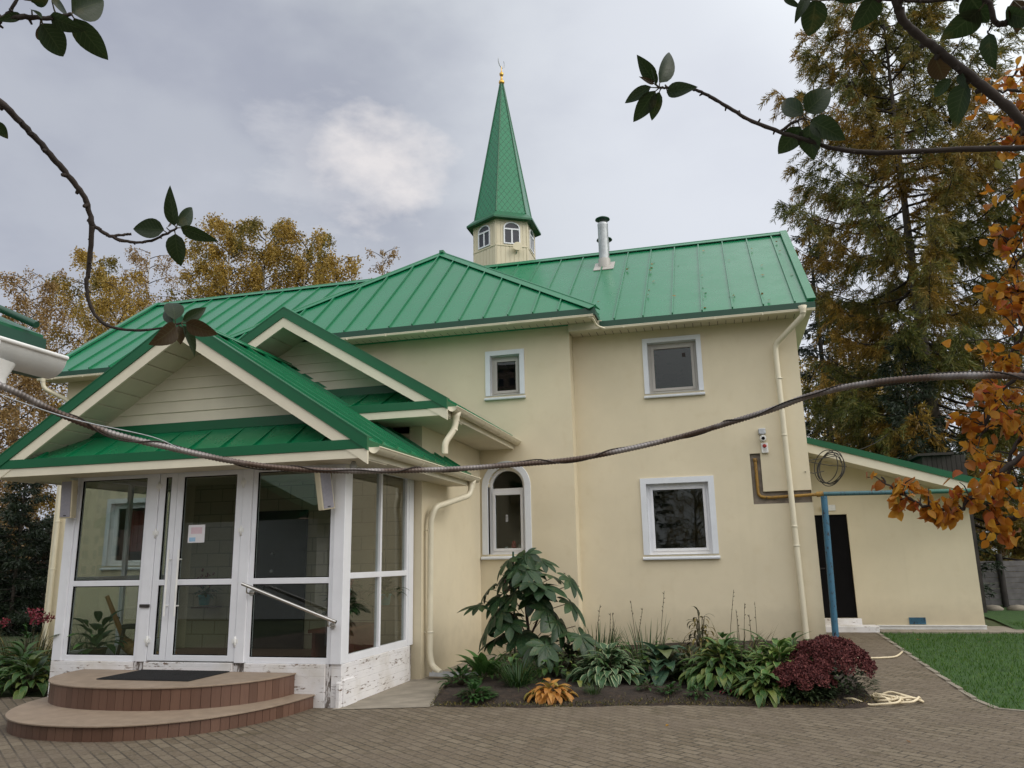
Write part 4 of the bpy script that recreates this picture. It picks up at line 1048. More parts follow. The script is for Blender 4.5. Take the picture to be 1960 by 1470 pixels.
b = MB(); b.tube([p0+(0, 0, -.02), p0+(-.04, .0, -.13), p0+(-.1, .1, -.16)], .014, 6); b.build('bracket', M['steel'], hl)
# chimney pipes on the ridge
ch = thing('flue_pipe', 'galvanised steel flue pipe with green cap on the right roof slope', 'chimney', (-2.12, 16.6, 8.0))
b = MB(); b.lathe((-2.12, 16.55, 7.7), [(.115, 0), (.115, 1.20), (.118, 1.21), (.118, 1.25), (.10, 1.28), (.09, 1.28)], 24); b.build('pipe', M['galv'], ch)
b = MB(); b.lathe((-2.12, 16.55, 7.75), [(.135, 0), (.135, .35), (.128, .36)], 24); b.build('collar', M['greyframe'], ch)
b = MB(); b.lathe((-2.12, 16.55, 9.05), [(0, -.005), (.12, -.004), (.165, .0), (.16, .02), (.1, .055), (0, .075)], 24)
for q in range(3): b.tube([(-2.12+.10*math.cos(q*2.1), 16.55+.10*math.sin(q*2.1), 8.95), (-2.12+.10*math.cos(q*2.1), 16.55+.10*math.sin(q*2.1), 9.055)], .007, 5)
b.build('cap', M['darkgreen'], ch)
b = MB(); sl_ = (RZ-EZ)/(RY-EY); cz = EZ+(16.5-EY)*sl_
b.obox((-2.12, 16.5, cz+.012), (.22, 0, 0), (0, .2, .2*sl_), (0, -.006, .009)); b.build('flashing', M['greyframe'], ch)
ch = thing('flue_pipe', 'second flue behind the ridge with a low green cap showing beside the tall one', 'chimney', (-2.1, 17.9, 8.0))
b = MB(); b.lathe((-2.27, 17.9, 7.9), [(.12, 0), (.12, 1.22), (.1, 1.22)], 20); b.build('pipe', M['galv'], ch)
b = MB(); b.lathe((-2.27, 17.9, 9.12), [(0, -.005), (.16, .0), (.19, .005), (.18, .03), (.1, .07), (0, .09)], 24); b.build('cap', M['darkgreen'], ch)
# dead leaves caught against the seams
k = 34; lx = RNG.uniform(-2.2, 1.7, k); lx = -2.2+.52*np.round((lx+2.2)/.52)+RNG.normal(size=k)*.025+.10; ly = RNG.uniform(13.9, 17.2, k)
c_ = np.stack([lx, ly, EZ+(ly-EY)*sl_+.035], 1); V, Fq = quads(c_, rand_dir(k)*[1, 1, .2], np.tile([0, -.6, .8], (k, 1))+rand_dir(k)*.3, RNG.uniform(.04, .10, k), RNG.uniform(.03, .07, k))
tag(npmesh('fallen_leaves', V, Fq, M['birchpink']), 'brown dead leaves caught along the seams of the right roof', 'leaves', kind='stuff')

# --- annex
AY, AG = 16.5, .22
an = thing('annex', 'low cream annex with a sloping green roof right of the mosque', 'building', (3, 16.5, .2))
xa0, xa1 = 1.52, 4.43
DX0, DX1, DZ0, DZ1 = 1.62, 2.31, .44, 2.36
rl = lambda x: 3.76-(x-1.7)*.322
w = MB()
wall_sheet(w, [(xa0, .1), (xa1, .1), (xa1, rl(xa1)-.1), (xa0, rl(xa0)-.1)], [rect(DX0, DX1, DZ0, DZ1)], fx(AY), .1)
w.face([(xa1, AY, .1), (xa1, 21.5, .1), (xa1, 21.5, rl(xa1)-.1), (xa1, AY, rl(xa1)-.1)]); w.face([(xa0, 21.5, .1), (xa1, 21.5, .1), (xa1, 21.5, rl(xa1)-.1), (xa0, 21.5, rl(xa0)-.1)])
w.build('wall', M['wall'], an)
b = MB(); b.box(DX0+.003, DX1-.003, AY+.05, AY+.08, DZ0, DZ1-.003); D2 = b.build('door', M['black'], an)
b = MB(); b.tube([(DX0+.08, AY+.0, 1.35), (DX0+.2, AY, 1.35)], .012, 8); b.build('handle', M['darkdoor'], D2)
x9 = 4.86
b = MB(); n_ = facet(b, [(xa0, 15.85, rl(xa0)), (xa0, 22, rl(xa0)), (x9, 22, rl(x9)), (x9, 15.85, rl(x9))], (-.3, 0, .1), .5); ar = b.build('roof', M['roof'], an)
b = MB(); b.raw([(x, y, rl(x)+z) for y in (15.80, 15.86) for x, z in ((xa0, -.10), (x9, -.10), (x9, .02), (xa0, .02))], [(0, 1, 2, 3), (7, 6, 5, 4), (0, 4, 5, 1), (1, 5, 6, 2), (2, 6, 7, 3), (3, 7, 4, 0)]); b.build('rake_cover', M['green'], ar)
b = MB(); b.raw([(x, y, rl(x)+z) for y in (15.825, 15.85) for x, z in ((xa0, -.27), (x9-.25, -.27), (x9-.02, -.10), (xa0, -.10))], [(0, 1, 2, 3), (7, 6, 5, 4), (0, 4, 5, 1), (1, 5, 6, 2), (2, 6, 7, 3), (3, 7, 4, 0)]); b.build('rake_board', M['trim'], ar)
b = MB(); b.raw([(x, y, rl(x)-.26+z) for z in (0, .02) for x, y in ((xa0, 15.852), (x9-.1, 15.852), (x9-.1, 16.497), (xa0, 16.497))], [(0, 1, 2, 3), (7, 6, 5, 4), (0, 4, 5, 1), (1, 5, 6, 2), (2, 6, 7, 3), (3, 7, 4, 0)]); b.build('soffit', M['soffit'], ar)
b = MB(); b.box(2.62, xa1+.015, AY-.02, AY+.0, .22, .315); b.box(2.62, xa1+.015, AY-.045, AY-.021, .30, .318); b.build('base_flashing', M['whitepaint'], an)
b = MB(); b.box(DX0-.1, DX1+.05, AY-.10, AY-.003, .30, .438); b.box(DX0-.2, 2.58, AY-.5, AY-.101, .05, .33); b.build('doorstep', M['plinth'], an, .006)
b = MB(); b.ring(3.18, 3.46, .33, .45, .02, AY-.015, AY-.001); b.box(3.2, 3.44, AY-.004, AY-.001, .35, .43)
for q in range(4): b.box(3.21, 3.43, AY-.012, AY-.005, .36+q*.018, .37+q*.018)
b.build('vent_grille', M['bluepost'], an)
b = MB(); b.box(2.6, 5.0, 15.9, 16.45, -.1, .245); b.box(4.44, 5.1, 16.455, 17.6, -.1, .24); b.build('apron', M['concrete'], an)
lm = thing('wall_lamp', 'white wall lamp above the black annex door', 'lamp', (1.98, 16.46, 2.48))
b = MB(); b.box(1.86, 2.12, AY-.03, AY-.002, 2.43, 2.545); b.build('base', M['whitepaint'], lm, .02)
b = MB(); b.lathe((1.9, AY-.06, 2.45), [(0, 0), (.05, .01), (.06, .04), (.05, .07), (0, .085)], 14); b.build('diffuser', M['whitepaint'], lm)
# gas pipe
gp = thing('gas_pipe', 'yellow gas pipe in the wall recess continuing green past the annex on a blue post', 'pipe', (1.6, 14.1, 0))
b = MB(); b.tube(bend([(.62, 14.40, 3.25), (.62, 14.27, 3.22), (.625, 14.27, 2.60), (.80, 14.265, 2.575), (1.60, 14.2, 2.595)], .13), .026, 12); b.lathe((.62, 14.27, 3.2), [(.03, 0), (.035, .01), (.035, .05), (.03, .06)], 12); b.build('yellow_section', M['yellowpipe'], gp)
e_ = on(2000, 936, 1, 14.3)
b = MB(); b.tube([(1.55, 14.2, 2.594), (1.66, 14.19, 2.598)], .045, 12); b.build('coupling', M['yellowpipe'], gp)
mid_ = np.array([1.66, 14.19, 2.598])*.55+e_*.45
b = MB(); b.tube([(1.66, 14.19, 2.598), mid_], .036, 12); b.build('blue_section', M['bluepipe'], gp)
b = MB(); b.tube([mid_, e_, e_+(e_-mid_)*1.2], .036, 12); b.build('green_section', M['greenpipe'], gp)
b = MB(); b.tube([(1.655, 14.12, 2.555), (1.60, 14.06, .0)], .052, 14); b.build('post', M['bluepost'], gp)
# camera and siren on the wing wall
sc = thing('security_camera', 'white dome security camera under a grey box on the wing wall', 'camera', (.77, 14.2, 3.6))
b = MB(); b.box(.71, .83, 14.16, 14.249, 3.66, 3.76); b.build('junction_box', M['galv'], sc, .012)
b = MB(); b.tube([(.775, 14.24, 3.59), (.775, 14.15, 3.585), (.775, 14.11, 3.58)], [.055, .055, .045], 16); b.build('housing', M['whitepaint'], sc)
b = MB(); b.tube([(.775, 14.112, 3.58), (.775, 14.10, 3.578)], .028, 14); b.build('lens', M['black'], sc)
si = thing('alarm_siren', 'white alarm box with a red lamp below the security camera', 'siren', (.79, 14.2, 3.4))
b = MB(); b.box(.735, .85, 14.19, 14.249, 3.335, 3.51); b.build('case', M['whitepaint'], si, .012)
b = MB(); b.tube([(.79, 14.19, 3.455), (.79, 14.165, 3.455), (.79, 14.155, 3.455)], [.034, .03, .015], 14); b.build('lamp', M['red'], si)
b = MB(); [b.box(.765, .82, 14.187, 14.1895, 3.36+q*.014, 3.366+q*.014) for q in range(4)]; b.build('slots', M['greyframe'], si)
# coil of wire with lines running off to the trees
b = MB(); cc = on(1588, 896, 1, 15.4)
for q in range(5):
    a = np.linspace(0, 2*PI, 40)+RNG.uniform(0, 6); R1_, R2_ = RNG.uniform(.19, .25), RNG.uniform(.25, .31); o_ = RNG.normal(size=3)*.03
    b.tube([cc+o_+np.array([R1_*math.cos(x)+.05*math.sin(x), .03*math.sin(3*x), R2_*math.sin(x)]) for x in a], .0085, 5, False)
t0 = np.array([1.5, 15.0, 3.25]); far1, far2 = on(1740, 790, 1, 24), on(1760, 850, 1, 24)
for tgt, st_ in ((far1, cc+(0, 0, .2)), (far2, cc+(0, 0, .05))): b.tube([t0, st_, *(st_+(tgt-st_)*q+np.array([0, 0, -.25*math.sin(PI*q)]) for q in np.linspace(.1, 1, 9))], .008, 5, False)
b.tube([cc+(-.1, 0, -.05), cc+(-.3, -.2, -.1), on(1541, 903, 1, 14.2)], .008, 5, False)
tag(b.build('wire_coil', M['wire']), 'tangled coil of black wire hanging under the annex eave', 'cable')
# splash channel and stake
b = MB(); b.prism([(-4.14, 11.0, .03), (-4.14, 11.02, .075), (-4.12, 11.02, .075), (-4.11, 11.0, .04), (-4.0, 11.0, .04), (-3.99, 11.02, .075), (-3.97, 11.02, .075), (-3.97, 11.0, .03)], (.0, -.0, 0.0001))
b = MB(); A, B = np.array([-4.12, 11.02, .06]), np.array([-3.35, 11.05, .05]); u = norm(B-A); q = np.array([-u[1], u[0], 0])
b.obox((A+B)/2, u*np.linalg.norm(B-A)/2, q*.06, (0, 0, .006))
for s_ in (-1, 1): b.obox((A+B)/2+q*s_*.063+np.array([0, 0, .02]), u*np.linalg.norm(B-A)/2, q*.003, (0, 0, .026))
tag(b.build('splash_channel', M['galv']), 'white metal splash channel under the downpipe elbow', 'channel')
a = on(982, 1056, 1, 11.3)
b = MB(); b.tube([(a[0], 11.3, .03), (a[0], 11.3, a[2])], .014, 8); tag(b.build('garden_stake', M['darkgreen']), 'thin green garden stake standing behind the castor bean plant', 'stake')
# left outbuilding whose eave enters the picture
ob = thing('outbuilding', 'white outbuilding at the left edge with green roof and white gutter', 'building', (-4.5, -1, 0))
b = MB(); b.box(-8.0, -3.30, -5.0, 2.30, -.1, 2.55); b.build('wall', simple('white_render', (.62, .62, .62), .8), ob)
b = MB(); k2_ = .45
b.prism([(-2.92, -5.3, 2.56), (-2.92, -5.3, 2.64), (-5.6, -5.3, 2.64+2.68*k2_), (-8.4, -5.3, 2.64), (-8.4, -5.3, 2.56), (-5.6, -5.3, 2.56+2.68*k2_)], (0, 8.10, 0)); orf = b.build('roof', M['green'], ob)
b = MB()
for q in range(41):      # corrugated sheet edge over the gutter
    y = -5.3+q*.2; b.tube([(-2.86, y, 2.655), (-4.2, y, 2.655+1.34*k2_)], .016, 8)
b.build('corrugation', M['darkgreen'], orf)
b = MB(); b.box(-2.94, -2.90, -5.3, 2.80, 2.44, 2.62); b.build('eave_board', M['darkgreen'], orf)
b = MB(); half_gutter(b, (-2.80, -5.3, 2.50), (-2.80, 2.74, 2.50), .085); b.build('gutter', M['whitepaint'], ob)
b = MB(); b.tube(bend([(-2.80, 2.45, 2.43), (-2.80, 2.45, 2.32), (-3.15, 2.36, 2.10), (-3.22, 2.36, 1.9), (-3.22, 2.36, .1)], .1), .055, 14); b.lathe((-2.80, 2.45, 2.33), [(.06, 0), (.06, .03), (.085, .09)], 14); b.build('downpipe', M['whitepaint'], ob)
b = MB(); b.prism([(-2.93, 2.32, 2.44), (-2.93, 2.62, 2.44), (-2.93, 2.62, 2.56), (-2.93, 2.32, 2.62)], (-.3, 0, 0)); b.build('soffit_end', M['galv'], orf)
# conduit cable with a binding wire
cpx = [(-160, 690, 3.6), (0, 738, 3.75), (110, 790, 3.9), (215, 830, 4.0), (330, 858, 4.1), (430, 880, 4.2), (530, 895, 4.25), (640, 901, 4.3), (760, 901, 4.35), (880, 897, 4.4), (990, 889, 4.4), (1100, 879, 4.4), (1210, 858, 4.4), (1310, 834, 4.4), (1400, 808, 4.25), (1480, 783, 4.15), (1545, 759, 4.05), (1620, 741, 3.95), (1700, 729, 3.85), (1790, 722, 3.75), (1870, 719, 3.65), (1960, 721, 3.6), (2150, 735, 3.5), (2600, 800, 3.5)]
ctl = [Vector(at(*q)) for q in cpx]
def spline(P, n=12):
    o_ = []
    for i in range(len(P)-1):
        p0, p1, p2, p3 = P[max(i-1, 0)], P[i], P[i+1], P[min(i+2, len(P)-1)]
        for k in range(n):
            t = k/n; o_.append(np.array(.5*((2*p1)+(-p0+p2)*t+(2*p0-5*p1+4*p2-p3)*t*t+(-p0+3*p1-3*p2+p3)*t**3)))
    return o_+[np.array(P[-1])]
sp_pts = np.array(spline(ctl, 14)); LL = np.concatenate([[0], np.cumsum(np.linalg.norm(np.diff(sp_pts, axis=0), axis=1))])
ss = np.arange(0, LL[-1], .0045); cpts = np.stack([np.interp(ss, LL, sp_pts[:, i]) for i in range(3)], 1)
cb = thing('conduit_cable', 'sagging ribbed metal conduit wrapped with wire crossing in front of the mosque', 'cable', (0, 4, 2))
b = MB(); rib = .0140+.0018*np.sin(np.arange(len(ss))*PI*.5+.3)
b.tube(list(cpts), list(rib), 10); b.build('conduit', M['conduit'], cb)
b = MB(); st2 = ss[::6]; wp = []
for i, s_ in enumerate(st2):
    c_ = cpts[min(i*6, len(cpts)-1)]; t_ = cpts[min(i*6+3, len(cpts)-1)]-cpts[max(i*6-3, 0)]; t_ = norm(t_); u = norm(np.cross(t_, [0, 0, 1.])); v = np.cross(u, t_)
    ph = 1.57+2.2*math.sin(s_*5.3)+.9*math.sin(s_*13); rr = .0175+.0022*math.sin(s_*9); wp.append(c_+(u*math.cos(ph)+v*math.sin(ph))*rr)
b.tube(wp, .0035, 5, False); b.build('binding_wire', M['bark'], cb)
b = MB(); A = [Vector(at(*q)) for q in ((-60, 730, 3.3), (40, 770, 3.4), (150, 805, 3.6), (290, 836, 3.9), (345, 860, 4.0))]; b.tube(spline(A, 6), .0025, 5, False); b.build('thin_wire', M['galv'], cb)
# garden hose
hs = [(1725, 1255), (1700, 1262), (1660, 1262)]
b = MB(); P = [Vector((*on(px, py, 2, zg(*on(px, py, 2, .1)[:2]))[:2], 0)) for px, py in ((1727, 1248), (1715, 1258), (1690, 1261), (1640, 1262), (1600, 1262), (1588, 1235), (1585, 1215))]
P = [Vector((p.x, p.y, zg(p.x, p.y)+.02)) for p in P]; b.tube(spline(P, 8), .013, 8); tag(b.build('garden_hose', M['hose']), 'single cream hose end running across the path by the blue post', 'hose'); b = MB()
P = []
for i in range(64):
    a_ = i*.42; r_ = .16+.13*math.sin(i*.33)+.03*math.sin(i*1.7); x_, y_ = 1.62+.13*math.sin(i*.21)+r_*1.15*math.cos(a_), 9.98+r_*.75*math.sin(a_)+.08*math.cos(i*.13); P.append(Vector((x_, y_, zg(x_, y_)+.02+.012*(i % 5))))
b.tube(spline(P, 5), .013, 8)
tag(b.build('garden_hose', M['hose']), 'cream garden hose lying in tangled loops beside the purple sedum', 'hose')
# ------------------------------------------------------------------ garden plants
def plant(name, label, cat, x, y, group=None): return thing(name, label, cat, (x, y, bedz(x, y) if -3.8 < x < 1.6 and y > 8.9 else zg(x, y)), group)
def hosta(t, n, L, Wd, mat, spread, h, el=(.5, 1.25), bend=(1.0, 1.7), fold=.25, prof='ovate', nm='foliage', sq=1.0, up=0):
    c = np.array(OFF[t]); az = RNG.uniform(0, 2*PI, n); q = RNG.uniform(0, 1, n)**.6
    e_ = el[1]+(el[0]-el[1])*q+RNG.normal(size=n)*.12
    hd = np.stack([np.cos(az), np.sin(az), 0*az], 1)
    d = hd*np.cos(e_)[:, None]+np.array([0, 0, 1.])*np.sin(e_)[:, None]; nn = np.array([0, 0, 1.])*np.cos(e_)[:, None]-hd*np.sin(e_)[:, None]
    bs = c+hd*(spread*q*RNG.uniform(.5, 1, n))[:, None]*[1, sq, 1]+np.array([0, 0, 1.])*(h*(1-q*.75)*RNG.uniform(.5, 1.05, n))[:, None]
    # petioles
    V, Fq, U = leaves(bs, d, nn, L*RNG.uniform(.7, 1.15, n), Wd*RNG.uniform(.75, 1.15, n), RNG.uniform(*bend, n), fold*RNG.uniform(.5, 1.3, n), 7, prof)
    o = npmesh(nm, V, Fq, mat, t, U, True)
    pt = MB()
    for i in range(0, n, 2): pt.tube([c+(bs[i]-c)*[.15, .15, 0], c+(bs[i]-c)*.6+[0, 0, .03], bs[i]+d[i]*.01], .004, 4, False)
    pt.build('stem', M['stem'], t)
    return o
def blades(t, n, L, Wd, mat, rad, lean=.5, bend=(.5, 1.6), nm='blades', c=None):
    c = np.array(OFF[t]) if c is None else c; az = RNG.uniform(0, 2*PI, n); e_ = PI/2-np.abs(RNG.normal(size=n))*lean
    hd = np.stack([np.cos(az), np.sin(az), 0*az], 1); d = hd*np.cos(e_)[:, None]+np.array([0, 0, 1.])*np.sin(e_)[:, None]; nn = np.array([0, 0, 1.])*np.cos(e_)[:, None]-hd*np.sin(e_)[:, None]
    bs = c+hd*(RNG.uniform(0, 1, n)**.5*rad)[:, None]
    V, Fq, U = leaves(bs, d, nn, L*RNG.uniform(.6, 1.15, n), Wd, RNG.uniform(*bend, n), .3, 5, 'blade')
    return npmesh(nm, V, Fq, mat, t, U, True)
def stalks(t, n, h, rad, mat, nm='flower_stalk', tip=None):
    for i in range(n):
        c = np.array(OFF[t])+np.array([RNG.normal()*rad, RNG.normal()*rad, 0]); le = RNG.normal(size=2)*.08; hh = h*RNG.uniform(.75, 1.1); b = MB()
        b.tube([c, c+(le[0]*.4, le[1]*.4, hh*.5), c+(le[0], le[1], hh)], [.005, .004, .003], 5)
        for q in range(5):
            z = hh*(.72+.06*q); p = c+np.array([le[0]*z/hh, le[1]*z/hh, z]); dv = rand_dir(1)[0]*.022+np.array([0, 0, .02]); b.tube([p, p+dv*.6, p+dv], [.003, .006, .002], 5)
        b.build(nm, mat, t)
# castor bean
cx, cy = -2.78, 11.3
t = plant('castor_bean_plant', 'tall castor bean plant with dark star shaped leaves below the arched window', 'plant', cx, cy)
c0 = np.array([cx, cy, bedz(cx, cy)]); b = MB()
b.tube([c0, c0+(.02, 0, .5), c0+(-.03, .02, 1.0), c0+(0, 0, 1.5)], [.028, .024, .018, .010], 8)
b.tube([c0+(.01, 0, .4), c0+(.22, -.05, .8), c0+(.34, -.1, 1.1)], [.018, .013, .008], 7); b.tube([c0+(.0, 0, .35), c0+(-.25, -.05, .65), c0+(-.36, -.1, .85)], [.016, .012, .007], 7)
b.build('stem', M['redstem'], t)
def palmate(c, d, n, r, nl=8):
    d, n = norm(np.array(d, float)), norm(np.array(n, float)); n = norm(n-d*np.dot(n, d)); s = np.cross(d, n)
    A = np.linspace(-2.3, 2.3, nl); D = np.array([d*math.cos(a)+s*math.sin(a) for a in A]); Ls = r*(1-.42*(np.abs(A)/2.3)**1.3)*RNG.uniform(.93, 1.05, nl)
    return leaves(np.tile(c, (nl, 1)), D, np.tile(n, (nl, 1)), Ls, Ls*.36, RNG.uniform(.25, .75, nl), .16, 8, 'lobe')
spec = [(0, -.1, 1.62, .24), (.20, -.05, 1.56, .22), (-.18, -.1, 1.50, .25), (.30, -.1, 1.42, .26), (-.33, -.1, 1.32, .27), (.05, -.25, 1.38, .30), (.42, 0, 1.28, .24), (-.12, -.28, 1.16, .27), (.24, -.3, 1.10, .32), (.58, -.05, 1.14, .26),
        (-.30, -.22, .98, .26), (.02, -.36, .92, .28), (.62, -.12, .92, .28), (-.62, -.1, .96, .24), (-.42, -.25, .74, .30), (.12, -.42, .70, .32), (.42, -.35, .78, .30), (-.16, -.40, .66, .28), (.72, -.15, .62, .30), (.52, -.42, .52, .34),
        (-.38, -.3, .44, .28), (.22, -.48, .42, .32), (.0, -.3, .5, .28), (.70, -.4, .36, .27), (-.1, .1, 1.2, .26), (.2, .15, .9, .26), (-.3, .15, .8, .26), (.45, .15, .7, .26), (-.08, -.2, 1.44, .22), (.12, -.3, 1.24, .26), (-.22, -.3, 1.06, .26), (.34, -.3, .94, .28), (-.5, -.05, 1.12, .22), (-.2, -.36, .84, .28), (.5, -.3, .66, .28), (.1, -.45, .56, .3), (-.5, -.3, .6, .27), (.35, -.2, 1.2, .24), (.02, -.2, 1.02, .28), (-.05, -.45, .36, .28), (.45, -.5, .34, .28), (.85, -.25, .46, .26)]
for x, y, z, r in [q_ for i_, q_ in enumerate(spec) if i_ % 4 != 3]:
    hd = norm(np.array([x+RNG.normal()*.05, y-.05, 0])); c_ = c0+np.array([x, y, z])
    tilt = RNG.uniform(.15, .8)+(.2 if z < .8 else 0)
    n_ = hd*math.sin(tilt)+np.array([0, 0, math.cos(tilt)]); d_ = hd*math.cos(tilt)-np.array([0, 0, math.sin(tilt)])
    V, Fq, U = palmate(c_+RNG.normal(size=3)*.05, d_, n_+rand_dir(1)[0]*.3, r*1.42, 9); lf = npmesh('leaf', V, Fq, M['castor'], t, U, True)
    b = MB(); s0 = c0+np.array([x*.15, y*.15, max(.15, z-.28)]); b.tube([s0, (s0+c_)/2+(0, 0, .06), c_], .0055, 5); b.build('petiole', M['redstem'], lf)
b = MB()
for q in range(16): p = c0+np.array([-.22, -.25, 1.18])+RNG.normal(size=3)*[.07, .05, .06]; b.lathe(p, [(0, 0), (.014, .006), (.016, .014), (.01, .026), (0, .03)], 7)
b.build('seed_pods', M['redstem'], t)
# left end of the bed
t = plant('broadleaf_plant', 'upright light green broad leaved plant at the left end of the bed', 'plant', -3.20, 10.55); hosta(t, 22, .42, .13, M['broad'], .16, .12, (.9, 1.45), (.5, 1.3), .3, 'lance')
t = plant('grassy_clump', 'arching grassy clump between the castor bean and the orange hosta', 'plant', -2.62, 10.1); blades(t, 170, .50, .014, M['blade'], .16, .45)
t = plant('low_fern', 'low feathery green plant at the front left corner of the bed', 'plant', -2.93, 9.30); hosta(t, 150, .11, .045, M['weed'], .24, .16, (.2, 1.2), (.4, 1.2), .2, 'lance')
t = plant('leafy_weed', 'spreading dark weed beside the splash channel', 'plant', -3.35, 10.05); hosta(t, 90, .13, .05, M['weed'], .25, .2, (.2, 1.2), (.4, 1.2), .2, 'lance')
t = plant('orange_hosta', 'orange autumn hosta glowing at the front of the flower bed', 'plant', -2.08, 9.52); hosta(t, 95, .17, .085, M['hostaorange'], .24, .17, (-.1, 1.1), (.9, 1.9), .35)
HG = 'hostas along the flower bed'
t = plant('hosta', 'variegated hosta with white edged grey green leaves', 'hosta', -1.55, 10.65, HG); hosta(t, 250, .22, .105, M['hostavar'], .46, .42, (.0, 1.2), (.8, 1.6), .3); stalks(t, 3, .9, .15, M['stem'])
t = plant('hosta', 'blue green hosta with large broad cupped leaves', 'hosta', -.88, 10.8, HG); hosta(t, 48, .32, .22, M['hostablue'], .36, .44, (.1, 1.2), (.7, 1.6), .22, 'heart')
t = plant('hosta', 'dense dark green hosta mound in the middle of the bed', 'hosta', -.12, 10.5, HG); hosta(t, 380, .22, .105, M['hostagreen'], .56, .55, (.0, 1.15), (.8, 1.7), .3); stalks(t, 2, .9, .2, M['stem'])
t = plant('hosta', 'lime edged hosta mound left of the purple sedum', 'hosta', .52, 10.25, HG); hosta(t, 400, .23, .105, M['hostalime'], .58, .50, (-.1, 1.2), (.8, 1.7), .32)
t = plant('hosta', 'low dark hosta in front of the lime edged mound', 'hosta', .30, 9.82, HG); hosta(t, 100, .2, .10, M['hostagreen'], .3, .28, (-.2, 1.0), (.8, 1.5), .3)
t = plant('shade_plant', 'dark leafy filler between the blue hosta and the green mound', 'plant', -.5, 10.75); hosta(t, 120, .15, .07, M['sedumleaf'], .42, .36, (.0, 1.2), (.6, 1.5), .25)
t = plant('shade_plant', 'dark leafy filler in front of the wing wall behind the lime hosta', 'plant', .75, 11.2); hosta(t, 150, .17, .07, M['hostagreen'], .5, .5, (.0, 1.2), (.6, 1.5), .25)
t = plant('bed_undergrowth', 'low green leaves filling the gaps between the bed plants', 'ground cover', -1.0, 11.0); tag(t, kind='stuff')
k = 900; ux = RNG.uniform(-3.3, 1.1, k); uy = 10.25+RNG.beta(1.2, 1.6, k)*2.4; az = RNG.uniform(0, 2*PI, k); hd = np.stack([np.cos(az), np.sin(az), 0*az], 1)
ub = np.stack([ux, uy, [bedz(a, b_) for a, b_ in zip(ux, uy)]], 1)+np.array([0, 0, 1.])*(RNG.uniform(.02, .34, k)*(.4+.6*np.abs(np.sin(ux*5))))[:, None]
V, Fq, U = leaves(ub, hd+np.array([0, 0, .5])*RNG.uniform(-.4, 1.6, (k, 1)), np.tile([0, 0, 1.], (k, 1)), RNG.uniform(.09, .2, k), RNG.uniform(.04, .085, k), RNG.uniform(.4, 1.7, k), .25, 6, 'ovate'); npmesh('leaves', V, Fq, M['hostagreen'], t, U, True)
t = plant('withered_peony', 'withered dark brown curled plant behind the hostas', 'plant', -.42, 11.9); hosta(t, 130, .17, .035, M['dryblade'], .32, .78, (.1, 1.3), (1.2, 2.6), .3, 'lance')
t = plant('yellowing_lily', 'yellowing strappy clump between blue hosta and dark hosta', 'plant', -.50, 11.15); blades(t, 110, .5, .018, M['dryblade'], .22, .5)
t = plant('corn_leaf_plant', 'pale green corn like plant with an arched leaf against the wall', 'plant', .55, 11.6); hosta(t, 12, .6, .085, M['broad'], .12, .25, (.7, 1.4), (.7, 2.2), .3, 'lance')
t = plant('iris_clump', 'stiff dark iris blades against the bay wall', 'plant', -1.95, 12.4); blades(t, 70, .55, .022, M['blade'], .3, .25, (.1, .5))
t = plant('iris_clump', 'thin seedy stalks and iris blades behind the variegated hosta', 'plant', -1.2, 12.0); blades(t, 60, .62, .016, M['blade'], .35, .3, (.1, .7)); stalks(t, 3, .95, .25, M['stem'])
t = plant('iris_clump', 'sparse dry stalks in front of the wing wall', 'plant', .1, 12.2); blades(t, 60, .6, .014, M['dryblade'], .4, .35, (.2, 1.2)); stalks(t, 3, .9, .3, M['stem'])
t = plant('shade_plant', 'dark leafy plant in the shade right of the castor bean', 'plant', -2.15, 11.1); hosta(t, 120, .16, .07, M['sedumleaf'], .36, .40, (.0, 1.2), (.6, 1.5), .25)
for x, y, lb, k in ((-.72, 9.85, 'small bright weed at the front middle of the bed', 60), (-.42, 9.72, 'small bright weed just right of the middle one', 50), (-1.0, 9.95, 'dull grey green seedling beside the front weeds', 40)):
    t = plant('small_weed', lb, 'weed', x, y, 'weeds at the front of the bed'); hosta(t, k, .075, .035, M['weed'], .14, .13, (.1, 1.2), (.4, 1.2), .2)
t = plant('grass_tuft', 'fine green grass tuft in the bare soil', 'grass tuft', -1.62, 9.72); blades(t, 120, .17, .005, M['blade'], .09, .3)
t = plant('pink_seedling', 'tiny pinkish red seedlings at the front of the dark hosta', 'plant', -.05, 9.95); hosta(t, 40, .06, .03, M['redflower'], .18, .08, (.0, 1.2)); hosta(t, 40, .06, .03, M['weed'], .2, .08, (.0, 1.2), nm='leaves')
